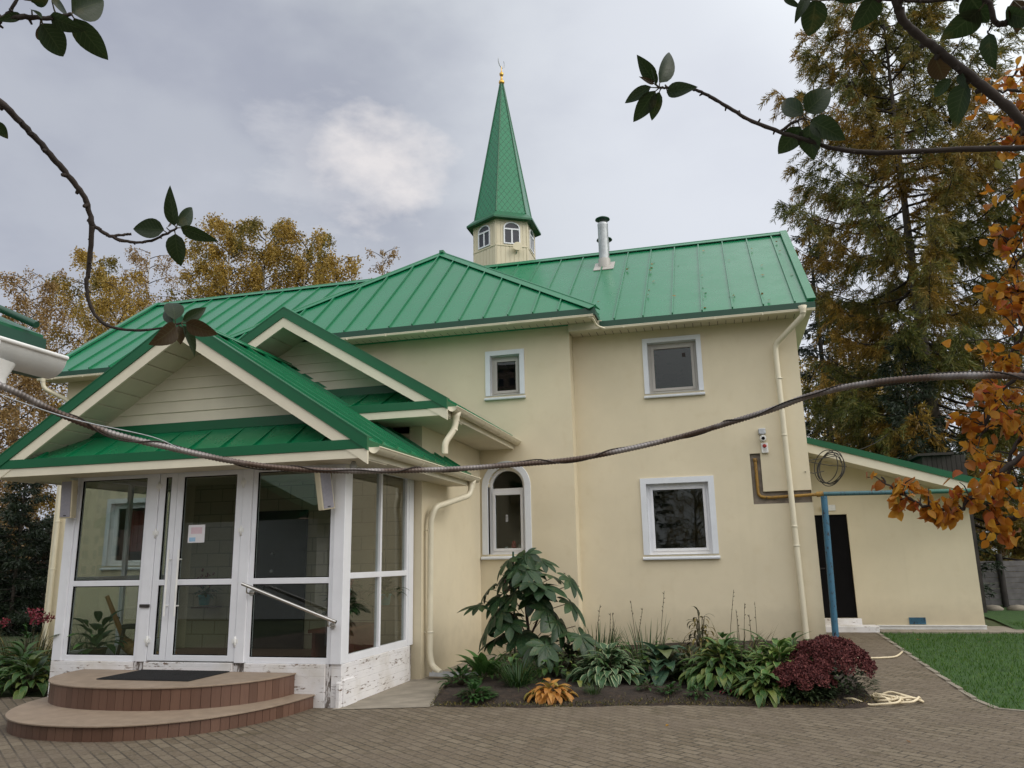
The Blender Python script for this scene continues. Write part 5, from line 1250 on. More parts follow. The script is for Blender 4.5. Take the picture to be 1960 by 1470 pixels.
def sedum(x, y, rx, ry, h, nh, label):
    t = plant('sedum', label, 'sedum', x, y, 'purple sedums at the right end of the bed'); c = np.array(OFF[t])
    for i in range(nh):
        u = math.sqrt((i+.5)/nh)*.98; a = i*2.39996+RNG.normal()*.15
        p = c+np.array([rx*u*math.cos(a), ry*u*math.sin(a), h*math.sqrt(max(0, 1-u*u*.82))*RNG.uniform(.92, 1.05)])
        up = norm(np.array([u*math.cos(a)*.9, u*math.sin(a)*.9, .75])); s = norm(np.cross(up, [0, 1, .1])); v = np.cross(s, up)
        R_h = RNG.uniform(.075, .115); k = 330; rr = np.sqrt(RNG.uniform(0, 1, k))*R_h; aa = RNG.uniform(0, 2*PI, k)
        cs = p+s*(rr*np.cos(aa))[:, None]+v*(rr*np.sin(aa))[:, None]+up*(.035*(1-(rr/R_h)**2)+RNG.normal(size=k)*.007)[:, None]
        V, Fq = quads(cs, rand_dir(k), up+rand_dir(k)*.8, RNG.uniform(.018, .032, k), RNG.uniform(.015, .026, k)); hd_ = npmesh('flower_head', V, Fq, M['sedumhead'], t)
    n = 1100; a = RNG.uniform(0, 2*PI, n); u = np.sqrt(RNG.uniform(0, 1, n)); hd = np.stack([np.cos(a), np.sin(a), 0*a], 1)
    bs = c+hd*[rx, ry, 0]*(u*1.0)[:, None]+np.array([0, 0, 1.])*(h*RNG.uniform(.0, .85, n)*np.sqrt(1-u*u*.8))[:, None]
    d = norm(hd+np.array([0, 0, .4])+rand_dir(n)*.5); V, Fq, U = leaves(bs, d, np.tile([0, 0, 1.], (n, 1)), .08, .035, .5, .1, 4, 'ovate'); npmesh('foliage', V, Fq, M['sedumleaf'], t, U, True)
    return t
sedum(1.06, 10.12, .47, .40, .56, 54, 'tall purple sedum mound at the right end of the flower bed')
sedum(.72, 9.80, .32, .22, .36, 24, 'low purple sedum in front of the taller mound')
# left bed
for x, y, n, lb in ((-9.15, 9.2, 130, 'bright green leafy clump nearest the steps at the left edge'), (-10.0, 9.9, 130, 'green hosta clump behind the one nearest the steps'), (-9.9, 8.9, 90, 'broad leaved green clump at the outer left edge')):
    t = plant('garden_perennial', lb, 'plant', x, y, 'leafy clumps left of the porch'); hosta(t, n, .30, .12, M['hostagreen'] if x > -9.5 else M['broad'], .5, .48, (-.1, 1.2), (.7, 1.6), .3)
t = plant('tall_grass_clump', 'tall dark grass clump against the left corner of the porch', 'plant', -9.05, 10.2); blades(t, 220, .85, .016, M['blade'], .28, .35)
t = plant('tall_grass_clump', 'olive weedy grass behind the left leafy clumps', 'plant', -11.6, 11.6); blades(t, 420, .7, .02, M['dryblade'], 1.0, .5); 
for x, y, z, lb in ((-12.2, 12.1, .80, 'red phlox head standing above the left border'), (-13.2, 12.3, .70, 'smaller red phlox at the very left edge')):
    t = plant('phlox', lb, 'flower', x, y, 'red phlox in the left border'); c = np.array(OFF[t])
    for q in range(3):
        p = c+np.array([RNG.normal()*.13, RNG.normal()*.12, z+RNG.normal()*.06]); k = 70; cs = p+RNG.normal(size=(k, 3))*[.06, .06, .045]; V, Fq = quads(cs, rand_dir(k), rand_dir(k), np.full(k, .05), np.full(k, .04)); npmesh('flower_head', V, Fq, M['redflower'], t)
        b = MB(); b.tube([c+(p-c)*[.5, .5, 0], p], .006, 5); b.build('stem', M['stem'], t)
    hosta(t, 110, .13, .035, M['weed'], .3, z, (.1, 1.2), (.3, .9), .2, 'lance')
t = plant('border_shrub', 'dense green undergrowth along the left border', 'shrub', -12.0, 10.2); hosta(t, 420, .2, .07, M['weed'], 1.5, .55, (.0, 1.2), (.4, 1.2), .2, 'ovate')
tag(t, kind='stuff')
# lawn blades
k = 60000; gx = RNG.uniform(2.5, 11, k); gy = RNG.uniform(5.5, 17.5, k)
lim = np.where(gy < 9.75, 2.62+(9.75-gy)*1.80, 2.57); keep = (gx > lim-.02) & ~((gy > 15.85) & (gx < 5.05)); gx, gy = gx[keep], gy[keep]; k = len(gx)
bs = np.stack([gx, gy, [zg(a, b_)-.005 for a, b_ in zip(gx, gy)]], 1); d = norm(rand_dir(k)*.55+np.array([0, 0, 1.])); V, Fq = quads(bs, d, rand_dir(k), RNG.uniform(.035, .075, k), RNG.uniform(.006, .011, k))
tag(npmesh('lawn_grass', V, Fq, M['turf']), 'short green grass of the lawn beside the annex', 'grass', kind='stuff')
k = 2600; gx = RNG.uniform(-3.6, 1.5, k); gy = np.interp(gx, [-3.75, -3.37, -2.2, -.7, 1.1, 1.5], [11.0, 8.98, 9.1, 9.48, 9.55, 9.8])+np.abs(RNG.normal(size=k))*.12
bs = np.stack([gx, gy, [bedz(a, b_)-.004 for a, b_ in zip(gx, gy)]], 1); d = norm(rand_dir(k)*.9+np.array([0, 0, .6])); V, Fq = quads(bs, d, rand_dir(k), RNG.uniform(.02, .05, k), RNG.uniform(.004, .012, k))
tag(npmesh('bed_edge_litter', V, Fq, M['dryblade']), 'dry grass and leaf litter along the bed edge', 'litter', kind='stuff')

k = 70; gx = RNG.uniform(-6, 4.5, k); gy = RNG.uniform(5.5, 16, k); ok = ~((gx > -4.5) & (gx < 1.6) & (gy > 8.7)) & ~((gx < -4) & (gy > 6.4)); gx, gy = gx[ok], gy[ok]; k = len(gx)
cs = np.stack([gx, gy, [zg(a, b_)+.012 for a, b_ in zip(gx, gy)]], 1); V, Fq, U = leaves(cs, rand_dir(k)*[1, 1, .15], np.tile([0, 0, 1.], (k, 1))+rand_dir(k)*.3, RNG.uniform(.03, .06, k), RNG.uniform(.02, .04, k), .5, .2, 4, 'ovate')
tag(npmesh('fallen_leaves', V, Fq, M['pear'], None, U, True), 'few orange fallen leaves scattered over the paving and lawn', 'leaves', kind='stuff')
# ------------------------------------------------------------------ trees
def tree_tubes(b, P, r, n=6): b.tube(P, r, n, False)
def birch(loc, h, sp, nl, mat, lab, group, lean=0., z0=.22, leaf=.135, wisp=1.0, name='birch_tree'):
    t = thing(name, lab, 'tree', loc, group); c = np.array(loc); b = MB()
    tr = [c+np.array([lean*q*q*h, .1*math.sin(q*5), h*q]) for q in np.linspace(0, 1, 9)]
    b.tube(tr, list(np.linspace(.014*h, .015, 9)), 8, False); b.build('trunk', M['birchbark'], t)
    lb = MB(); C_, D_ = [], []; nb_ = 44
    for i in range(nb_):
        q = z0+(1-z0)*(i+.5)/nb_; p = np.array([np.interp(q, np.linspace(0, 1, 9), [a[j] for a in tr]) for j in range(3)])
        a = i*2.4+RNG.normal()*.4; L = sp*(.25+.75*math.sin(PI*min(1, (1-q)*.78+.14))**.8)*RNG.uniform(.65, 1.15)
        hd = np.array([math.cos(a), math.sin(a), 0]); up = RNG.uniform(.5, 1.1)
        pts = [p+hd*L*s+np.array([0, 0, L*up*(s-.55*s*s)]) for s in np.linspace(0, 1, 6)]
        lb.tube(pts, list(np.linspace(.012*L+.01, .008, 6)), 5, False)
        m = max(3, int(nl*2.7/nb_/14)); 
        for s in np.sqrt(RNG.uniform(.04, 1, m)):
            st = np.array([np.interp(s, np.linspace(0, 1, 6), [x[j] for x in pts]) for j in range(3)])+RNG.normal(size=3)*.12*L*[.7, .7, .45]
            hl_ = RNG.uniform(.3, 1.25)*wisp*min(1, L/1.5); n_ = 14; v = np.linspace(0, 1, n_)[:, None]
            sway = RNG.normal(size=3)*.18; C_.append(st+v*np.array([sway[0], sway[1], -hl_])+RNG.normal(size=(n_, 3))*.055)
    C_ = np.concatenate(C_); k = len(C_); d = norm(rand_dir(k)+np.array([0, 0, -.7])); V, Fq = quads(C_, d, rand_dir(k), leaf*RNG.uniform(.6, 1.2, k), leaf*.62*RNG.uniform(.6, 1.2, k))
    lb.build('limbs', M['bark'], t); npmesh('crown', V, Fq, mat, t); return t
BG = 'autumn birches behind the mosque'
def bt(px, py, Y, sp, nl, mat, lab, **kw):
    p = on(px, py, 1, Y); return birch((p[0], Y, -.1), p[2]+.1, sp, nl, M[mat], lab, BG, **kw)
bt(445, 428, 31, 2.3, 11000, 'birch', 'tall golden birch behind the left roof ridge, pointed top', z0=.3)
bt(512, 436, 33, 2.6, 11000, 'birch', 'golden birch right of the pointed one, rounded crown', z0=.3)
bt(588, 448, 33, 2.5, 11000, 'birch', 'golden birch nearest the hipped roof apex', z0=.3)
bt(645, 492, 31, 1.9, 6000, 'birch', 'lower golden birch ending the row beside the apex', z0=.3)
bt(388, 478, 33, 1.7, 5000, 'birch', 'slim golden birch at the left end of the row above the ridge', z0=.3)
bt(735, 478, 40, 1.5, 1500, 'birchpink', 'thin rusty birch top peeping over the roof by the minaret', z0=.5, wisp=.6)
bt(182, 490, 33, 2.4, 9500, 'birch', 'yellow birch at the left above the roof slope', z0=.2)
bt(232, 530, 30, 2.0, 7000, 'birch', 'yellow birch leaning against the left roof slope', z0=.2)
bt(290, 482, 40, 2.4, 4500, 'birchpink', 'pinkish sparse birch between the two yellow groups', z0=.3, wisp=.8)
bt(62, 540, 30, 2.2, 6500, 'birchpink', 'rusty birch at the far left edge', z0=.12)
bt(112, 528, 38, 2.6, 4000, 'birchpink', 'wispy half bare birch beside the rusty one', z0=.2, lean=-.01)
bt(10, 640, 27, 2.6, 7000, 'birchpink', 'dull rusty birch behind the outbuilding gutter', z0=.12)
bt(1590, 700, 38, 3.2, 7000, 'birch', 'yellow birch seen low between the wing wall and the larch', z0=.12)
bt(1680, 640, 42, 3.2, 6000, 'birch', 'yellow birch deep behind the larch trunk', z0=.12)
# conifers
def conifer(loc, h, rad, nb_, nt_, mat, lab, kind, stems=None, z0=.08, droop=.35, tuft=(.16, .035), hang=.6, prof=None, group=None, name='spruce_tree', bark='greybark', sub=9, rnd=.25):
    t = thing(name, lab, 'tree', loc, group); c = np.array(loc)
    stems = stems or [[(0, 0, 0), (0, 0, h)]]
    for S_ in stems:
        b = MB(); P = spline([Vector(c+np.array(s_)) for s_ in S_], 5); b.tube(P, list(np.linspace(.0125*h, .02, len(P))), 10, False); b.build('trunk', M[bark], t)
    lb = MB(); C_, D_ = [], []
    for i in range(nb_):
        q = z0+(1-z0)*((i+.5)/nb_)**.92; S_ = stems[i % len(stems)]; zz = [s_[2] for s_ in S_]
        p = c+np.array([np.interp(q*h, zz, [s_[j] for s_ in S_]) for j in range(3)]); 
        if q*h > zz[-1]: continue
        a = i*2.4+RNG.normal()*.5; L = rad*(prof(q) if prof else (1-q)**.8)*RNG.uniform(.72, 1.12)+.15
        hd = np.array([math.cos(a), math.sin(a), 0]); dr = droop*(1-q*.9)
        f = lambda s: p+hd*L*s+np.array([0, 0, L*(.25*q*s-dr*s*(1.6-s))])
        pts = [f(s) for s in np.linspace(0, 1, 7)]; lb.tube(pts, list(np.linspace(.008*L+.012, .006, 7)), 5, False)
        side = np.array([-hd[1], hd[0], 0]); m = max(4, int(sub*L/rad*1.6)+3)
        for s in np.linspace(.10, 1, m):
            for sg in (-1, 1, 0):
                bl = (.12+.42*L*(1-s*.72)*(.6 if sg else .35))*RNG.uniform(.6, 1.2); st = f(s)
                dv = norm(side*sg*RNG.uniform(.6, 1.1)+hd*RNG.uniform(.3, .8)+np.array([0, 0, -hang*RNG.uniform(.2, 1.1)]))
                n_ = max(4, int(nt_*bl)); v = np.sqrt(RNG.uniform(0, 1, (n_, 1))); pc = st+dv*v*bl+np.array([0, 0, -.25*bl])*v*v+RNG.normal(size=(n_, 3))*.035
                C_.append(pc); D_.append(norm(dv*.8+rand_dir(n_)*.75+np.array([0, 0, -hang*.5])))
    C_ = np.concatenate(C_); D_ = np.concatenate(D_); k = len(C_)
    V, Fq = quads(C_, D_, rand_dir(k), tuft[0]*RNG.uniform(.6, 1.3, k), tuft[1]*RNG.uniform(.7, 1.3, k)); lb.build('limbs', M['bark'], t); npmesh('crown', V, Fq, mat, t); return t
def larch(loc, h, rad, stem, lab, nb_=95, dens=1.0, z0=.1):
    t = thing('larch_tree', lab, 'larch', loc, 'larches behind the annex'); c = np.array(loc); b = MB(); P = np.array(spline([Vector(c+np.array(q)) for q in stem], 6))
    b.tube(list(P), list(np.linspace(.0165*h, .02, len(P))), 10, False); b.build('trunk', M['greybark'], t); lb = MB(); C_, D_ = [], []
    for i in range(nb_):
        q = z0+(1-z0)*((i+.5)/nb_); zz = c[2]+q*h; p = np.array([np.interp(zz, P[:, 2], P[:, j]) for j in range(2)]+[zz])
        a = i*2.4+RNG.normal()*.5; L = rad*min(1, ((1-q)*2.3)**.42)*(1 if q > .62 else .74+.42*q)*RNG.uniform(.7, 1.12)+.25
        hd = np.array([math.cos(a), math.sin(a), 0]); rise = np.interp(q, [0, .35, .7, 1], [-.22, -.05, .30, .9])
        pts = [p+hd*L*s+np.array([0, 0, L*(rise*s-.16*math.sin(PI*s)+(.10*s*s))])+RNG.normal(size=3)*.05*s for s in np.linspace(0, 1, 7)]
        lb.tube(pts, list(np.linspace(.007*L+.015, .006, 7)), 5, False); side = np.array([-hd[1], hd[0], 0]); PT = np.array(pts)
        for s in RNG.uniform(.12, 1, int(12*L*dens)+6)**.8:
            st = np.array([np.interp(s, np.linspace(0, 1, 7), PT[:, j]) for j in range(3)]); sg = RNG.choice([-1, 1]); bl = RNG.uniform(.25, .85)*(1.15-.45*s)
            dv = norm(side*sg*RNG.uniform(.2, 1)+hd*RNG.uniform(.2, 1)+np.array([0, 0, RNG.uniform(-1.0, .15)+.5*max(0, q-.6)])); n_ = int(84*bl*dens)+8
            v = np.linspace(.05, 1, n_)[:, None]; pc = st+dv*v*bl+np.array([0, 0, -.38*bl])*v*v+RNG.normal(size=(n_, 3))*.018; lb.tube([st, st+dv*bl*.5+np.array([0, 0, -.095*bl]), st+dv*bl+np.array([0, 0, -.38*bl])], [.006, .004, .002], 3, False)
            C_.append(pc); D_.append(norm(dv*.9+np.array([0, 0, -.5])*v+rand_dir(n_)*.85))
    C_ = np.concatenate(C_); D_ = np.concatenate(D_); k = len(C_); V, Fq = quads(C_, D_, rand_dir(k), RNG.uniform(.10, .22, k), RNG.uniform(.016, .034, k)); lb.build('limbs', M['bark'], t); npmesh('crown', V, Fq, M['larch'], t); return t
lb_ = on(1845, 1180, 1, 24); tp = on(1690, 30, 1, 24); m1 = on(1745, 500, 1, 24); m2 = on(1800, 880, 1, 24)
L0 = np.array([m2[0]+.25, 24, .0]); rel = lambda p: tuple(np.array(p)-L0)
larch_prof = lambda q: (min(1, (1-q)*2.3)**.75)*(.80 if q < .3 else 1)
larch(tuple(L0), tp[2], 3.8, [(0, 0, 0), rel(m2), rel(m1), rel(tp)], 'tall larch turning golden behind the annex', 165)
p2 = on(1900, 300, 1, 28); larch((p2[0]+.6, 28, 0), p2[2], 4.0, [(0, 0, 0), (.1, 0, p2[2]*.5), (0, 0, p2[2])], 'second golden larch behind the orange tree at the right edge', 52, .7)
p3 = on(1672, 560, 1, 26); larch((p3[0], 26, 0), p3[2], 2.3, [(0, 0, 0), (.1, 0, p3[2]*.5), (0, 0, p3[2])], 'shorter brown larch just right of the wing wall', 52, .75)
p4 = on(1735, 600, 1, 21.5); conifer((p4[0]-.15, 21.9, 0), p4[2]*.93, 1.9, 54, 55, M['spruce'], 'dark spruce in front of the larch trunk behind the annex roof', 'spruce', None, .1, .3, (.15, .03), .4, None, sub=8)
for px, py, Y, rd, lab in ((52, 905, 17.5, 1.55, 'dark green pointed spruce left of the mosque'), (-30, 985, 18.5, 1.8, 'dark spruce cut off by the left edge of the picture'), (100, 985, 20, 1.5, 'lower dark spruce tucked against the house corner')):
    p = on(px, py, 1, Y); conifer((p[0], Y, 0), p[2], rd, 46, 75, M['spruce'], lab, 'spruce', None, .02, .22, (.13, .03), .3, lambda q: (1-q)**.75, sub=7, group='spruces beside the house')
p5 = on(1545, 425, 1, 29); conifer((p5[0], 29, 0), p5[2], 2.6, 60, 45, M['spruce'], 'dark tall spruce rising behind the right end of the roof ridge', 'spruce', None, .1, .25, (.2, .045), .4, lambda q: (1-q)**.7, sub=7)
# distant wood band behind
k = 26000; a = RNG.uniform(-1.35, 1.0, k); r_ = RNG.uniform(48, 62, k); hh = (3.5+2.2*np.sin(a*9)+1.4*np.sin(a*23+1))*RNG.uniform(0, 1, k)**.7+RNG.uniform(0, 1.6, k)
cs = np.stack([r_*np.sin(a)-4, r_*np.cos(a), hh], 1); V, Fq = quads(cs, rand_dir(k), rand_dir(k), RNG.uniform(.35, .8, k), RNG.uniform(.3, .6, k))
tag(npmesh('distant_wood', V, Fq, M['wood_mass']), 'brown autumn wood far behind the garden', 'wood', kind='stuff')
# fence and shed at the back right
fe = thing('plank_fence', 'grey plank fence with dark posts at the far right', 'fence', (8, 22, 0))
for q in range(8): b = MB(); b.box(5.6, 16, 22, 22.03, .35+q*.13, .472+q*.13); b.build('plank', M['planks'], fe)
for x in (6.4, 7.35, 9, 10.8): b = MB(); b.tube([(x, 21.95, .2), (x, 21.95, 1.55)], .07, 8); b.build('post', M['shedwall'], fe)
b = MB(); xs = np.linspace(5.3, 14, 18)
for i, x in enumerate(xs): b.lathe((x, 20.9+.05*math.sin(i*3), .27), [(0, 0), (.2, .0), (.24, .06), (.15, .13), (0, .15)], 7)
tag(b.build('stone_edging', M['concrete']), 'pale row of stones edging the lawn below the fence', 'edging')
sh = thing('garden_shed', 'dark boarded shed behind the right corner of the annex', 'shed', (5.2, 20.5, .2))
s0, s1 = on(1826, 868, 1, 20), on(1893, 1190, 1, 20); b = MB()
for q in range(9): xa = 4.55+q*(s1[0]-4.55)/9; b.box(xa+.004, xa+(s1[0]-4.55)/9-.004, 20, 20.03, .1, 3.78)
b.box(4.55, s1[0], 20.031, 21.8, .1, 3.77); b.build('wall', M['shedwall'], sh); b = MB(); b.box(4.45, s1[0]-.25, 19.9, 21.9, 3.785, 3.84); b.build('roof', M['shedwall'], sh)

# ------------------------------------------------------------------ near branches
def wood_line(b, pix, r0, r1, jit=.0):
    P = [Vector(at(*q)) for q in pix]; S_ = spline(P, 7); S_ = [p+RNG.normal(size=3)*jit for p in S_]
    b.tube(S_, list(np.linspace(r0, r1, len(S_))*(1+.06*RNG.normal(size=len(S_)))), 8, True)
    return S_
def near_leaf(par, base, tip, wpx, dist, mat, tilt=.55, bend=.9, fold=.3):
    A, B = at(*base, dist), at(*tip, dist*RNG.uniform(.97, 1.03)); d = B-A; L = np.linalg.norm(d); n = norm(-A+CAM); n = norm(n+rand_dir(1)[0]*tilt)
    V, Fq, U = leaves([A], d, n, L*1.06, wpx*dist/F*.98, RNG.uniform(.1, bend), fold, 9, 'ovate'); lf = npmesh('leaf', V, Fq, mat, par, U, True)
    Q = np.array(NEAR); q = Q[np.argmin(np.linalg.norm(Q-A, axis=1))]; dd = np.linalg.norm(q-A)
    if dd < .14: b = MB(); b.tube([q, (q+A)/2+np.array([0, 0, -.06*dd]), A+d*.04], [.0016, .0012, .0010], 5, False); b.build('petiole', M['stem'], lf)
NEAR = []
def near_tree(lab, trunk, branches, lvs, extra):
    t = thing('fruit_tree', lab, 'tree', (trunk[0], trunk[1], 0), 'fruit trees framing the view'); b = MB()
    P = [Vector((trunk[0], trunk[1], -.05)), Vector((trunk[0]+.05, trunk[1], .9)), Vector((trunk[0]-.03, trunk[1]+.03, 1.9)), Vector((trunk[0]+.02, trunk[1]-.05, 3.0))]; b.tube(spline(P, 6), list(np.linspace(.06, .02, 19)), 10, False); b.build('trunk', M['greybark'], t)
    for pix, r0, r1, root in branches:
        b = MB(); S_ = wood_line(b, pix, r0, r1, .0006); NEAR.extend(S_)
        if root: b.tube([np.array([trunk[0], trunk[1], root]), (np.array([trunk[0], trunk[1], root])+S_[0])/2+[0, 0, .05], S_[0]], [r0*1.6, r0*1.25, r0], 8, False)
        for q in range(3, len(S_)-2, 4):
            dv = rand_dir(1)[0]*r0*1.6; b.tube([S_[q], S_[q]+dv], [r1*1.1, r1*.6], 5)
        b.build('branch', M['bark'], t)
    for L_ in lvs: near_leaf(t, *L_)
    return t
ch_, cb_ = M['cherry'], M['cherrybrown']
d1_, d2_ = 1.45, 1.8
near_tree('fruit tree at the left edge with a long bare hooked branch and dark leaf clusters', (-2.5, .75), [
    ([(-220, 40, 1.9), (-60, 150, 1.85), (0, 195, 1.8), (45, 240, 1.8), (90, 290, 1.8), (130, 335, 1.8), (165, 385, 1.8), (176, 432, 1.8)], .0068, .0055, 1.9),
    ([(176, 430, 1.8), (210, 452, 1.8), (250, 463, 1.8), (290, 460, 1.79), (338, 437, 1.78)], .0042, .0022, 0), ([(210, 452, 1.8), (235, 449, 1.8), (252, 448, 1.8)], .003, .0025, 0),
    ([(176, 430, 1.8), (172, 500, 1.8), (166, 550, 1.8), (180, 600, 1.79), (220, 628, 1.78), (290, 631, 1.77), (348, 618, 1.76)], .0050, .0022, 0),
    ([(-200, 60, 1.6), (-30, 55, 1.5), (0, 38, 1.45), (40, 32, 1.45), (95, 35, 1.45), (138, 26, 1.45)], .006, .0025, 2.1), ([(0, 38, 1.45), (22, 18, 1.45), (40, -20, 1.45)], .003, .002, 0)],
    [((138, 24), (204, -2), 50, d1_, ch_), ((96, 30), (152, 62), 30, d1_, ch_), ((142, 35), (207, 124), 42, d1_, ch_), ((80, 45), (130, 113), 44, d1_, ch_), ((76, 48), (88, 94), 22, d1_, cb_), ((40, 28), (0, 40), 16, d1_, ch_),
     ((60, 2), (92, -14), 30, d1_, ch_), ((98, 2), (133, 26), 26, d1_, ch_), ((64, -6), (84, 22), 18, d1_, cb_), ((60, 18), (80, 30), 16, d1_, ch_), ((-12, 232), (16, 266), 20, d1_, ch_),
     ((334, 432), (320, 360), 30, d2_-.02, ch_), ((338, 430), (381, 398), 34, d2_-.02, ch_), ((346, 435), (413, 463), 28, d2_-.02, ch_), ((336, 448), (338, 511), 38, d2_-.02, ch_), ((314, 440), (250, 434), 40, d2_-.02, ch_), ((318, 436), (332, 428), 10, d2_-.02, cb_),
     ((332, 618), (299, 584), 20, d2_-.04, ch_), ((335, 612), (330, 559), 38, d2_-.04, ch_), ((350, 614), (397, 590), 26, d2_-.04, ch_), ((356, 618), (413, 642), 34, d2_-.05, cb_), ((336, 624), (308, 660), 42, d2_-.05, cb_), ((350, 624), (390, 684), 26, d2_-.05, ch_), ((342, 624), (346, 657), 24, d2_-.04, cb_)], None)
d3_, d4_ = 1.7, 1.5
near_tree('fruit tree at the right edge with two dark branches reaching across the sky', (1.7, .95), [
    ([(2300, 320, 1.75), (2050, 290, 1.7), (1960, 283, 1.7), (1800, 287, 1.7), (1680, 292, 1.7), (1600, 285, 1.7), (1550, 270, 1.7), (1500, 255, 1.7), (1440, 232, 1.7), (1390, 203, 1.7), (1350, 180, 1.7), (1325, 170, 1.7), (1290, 168, 1.7), (1262, 168, 1.7)], .0060, .0024, 2.2),
    ([(1492, 253, 1.7), (1515, 236, 1.7), (1540, 226, 1.7)], .0032, .0022, 0),
    ([(2250, 480, 1.6), (2010, 290, 1.5), (1960, 235, 1.5), (1900, 180, 1.5), (1850, 140, 1.5), (1800, 100, 1.5), (1760, 70, 1.5), (1730, 40, 1.5), (1715, 0, 1.5), (1700, -80, 1.5)], .0082, .0058, 2.0),
    ([(1640, -6, 1.5), (1760, 2, 1.5), (1880, -4, 1.5), (1905, 42, 1.5), (1930, 42, 1.5), (1990, 5, 1.5), (2200, -60, 1.6)], .0022, .006, 0), ([(1900, 38, 1.5), (1896, 52, 1.5), (1890, 64, 1.5)], .0015, .0013, 0)],
    [((1262, 158), (1303, 87), 36, d3_, ch_), ((1252, 156), (1222, 108), 29, d3_, ch_), ((1246, 166), (1188, 197), 24, d3_, ch_), ((1254, 174), (1211, 236), 34, d3_, ch_), ((1262, 176), (1244, 234), 26, d3_, ch_), ((1276, 176), (1329, 166), 30, d3_, ch_), ((1256, 162), (1256, 130), 11, d3_, ch_), ((1252, 160), (1228, 148), 10, d3_, cb_),
     ((1538, 218), (1478, 185), 36, d3_, ch_), ((1542, 214), (1592, 166), 48, d3_, ch_), ((1552, 230), (1614, 262), 42, d3_, ch_), ((1532, 242), (1488, 300), 40, d3_, ch_), ((1548, 240), (1556, 304), 46, d3_, ch_), ((1530, 222), (1545, 232), 12, d3_, cb_),
     ((1562, -2), (1552, 77), 46, d4_, ch_), ((1548, -8), (1522, 34), 20, d4_, ch_), ((1590, -12), (1652, 10), 18, d4_, ch_), ((1676, -10), (1640, 66), 46, d4_, ch_), ((1876, 18), (1804, 80), 50, d4_, ch_), ((1893, 64), (1890, 130), 30, d4_, ch_), ((1850, -14), (1892, 42), 54, d4_, ch_), ((1925, 22), (1972, 48), 36, d4_, ch_), ((1940, 0), (1962, 60), 34, d4_, cb_), ((1500, -4), (1530, 12), 12, d4_, ch_),
     ((1850, 158), (1816, 246), 44, d4_, ch_), ((1788, 106), (1812, 160), 40, d4_, cb_), ((1820, 150), (1776, 192), 22, d4_, ch_), ((1836, 140), (1848, 168), 18, d4_, ch_)], None)
# orange pear tree on the right
po = thing('pear_tree', 'orange and gold leaved fruit tree at the right edge', 'tree', (4.3, 2.7, 0)); b = MB()
tp_ = [Vector((4.3, 2.7, -.05)), Vector((4.25, 2.7, .9)), Vector((4.2, 2.75, 1.8)), Vector((4.1, 2.8, 3.0)), Vector((4.05, 2.85, 4.0))]; b.tube(spline(tp_, 6), list(np.linspace(.09, .025, 25)), 10, False); b.build('trunk', M['greybark'], po)
sprays = [([(2150, 820, 4.6), (2000, 850, 4.3), (1920, 900, 4.2), (1870, 940, 4.2), (1830, 978, 4.2), (1770, 966, 4.2), (1725, 945, 4.2), (1685, 915, 4.2)], 72, .055, .55),
          ([(2120, 520, 4.8), (2020, 560, 4.6), (1970, 620, 4.5), (1925, 690, 4.5), (1880, 745, 4.5)], 60, .13, .2), ([(2130, 300, 5.0), (2040, 330, 4.9), (1980, 350, 4.8), (1925, 380, 4.8)], 50, .15, .2),
          ([(2100, 200, 5.0), (2000, 170, 4.9), (1935, 175, 4.9), (1890, 172, 4.9)], 16, .06, .3), ([(2130, 260, 5.0), (2020, 240, 4.9), (1960, 250, 4.9), (1890, 275, 4.9)], 45, .12, .2), ([(2100, 640, 4.6), (1990, 690, 4.4), (1910, 760, 4.4), (1880, 830, 4.4)], 64, .12, .2),
          ([(2100, 780, 4.6), (1995, 800, 4.4), (1940, 860, 4.3), (1925, 930, 4.3), (1880, 975, 4.3)], 58, .11, .25), ([(2140, 420, 4.9), (2040, 450, 4.8), (1970, 480, 4.8), (1930, 520, 4.8)], 26, .13, .2), ([(2090, 130, 5.0), (2010, 120, 5.0), (1955, 130, 5.0), (1935, 150, 5.0)], 13, .06, .3), ([(2130, 360, 5.0), (2030, 400, 4.9), (1965, 450, 4.8), (1930, 470, 4.8)], 60, .10, .2), ([(2130, 600, 4.8), (2030, 580, 4.7), (1960, 560, 4.7), (1915, 575, 4.7)], 60, .10, .2), ([(2130, 230, 5.2), (2040, 220, 5.1), (1985, 200, 5.1), (1950, 215, 5.1)], 44, .09, .2), ([(1960, 985, 4.3), (1915, 1000, 4.3), (1895, 1020, 4.3)], 14, .07, .3)]
C_, D_, N_, L_ = [], [], [], []; tw = MB()
for pix, n, sc_, st_ in sprays:
    bb = MB(); S_ = wood_line(bb, pix, .014, .004, .004); tr = np.array([4.15, 2.75, min(3.8, max(1.0, S_[0][2]-.35))]); bb.tube([tr, (tr+S_[0])/2, S_[0]], [.03, .02, .014], 7, False); bb.build('branch', M['bark'], po)
    S_ = np.array(S_); 
    for q in range(int(n*.42)):
        s = RNG.uniform(.1, 1); i = min(len(S_)-1, int(s*len(S_))); a = S_[i]; dv = norm(rand_dir(1)[0]+np.array([0, 0, .15])); e = a+dv*sc_*RNG.uniform(.5, 2.0); tw.tube([a, (a+e)/2+np.array([0, 0, .02]), e], [.004, .003, .002], 4, False)
        for w_ in range(int(RNG.integers(5, 10))):
            p = a+(e-a)*RNG.uniform(.3, 1.05)+RNG.normal(size=3)*.02; C_.append(p); D_.append(norm(dv*.4+rand_dir(1)[0]*.7+np.array([0, 0, -.75]))); L_.append(RNG.uniform(.042, .072))
tw.build('twig', M['bark'], po)
C_, D_, L_ = np.array(C_), np.array(D_), np.array(L_)
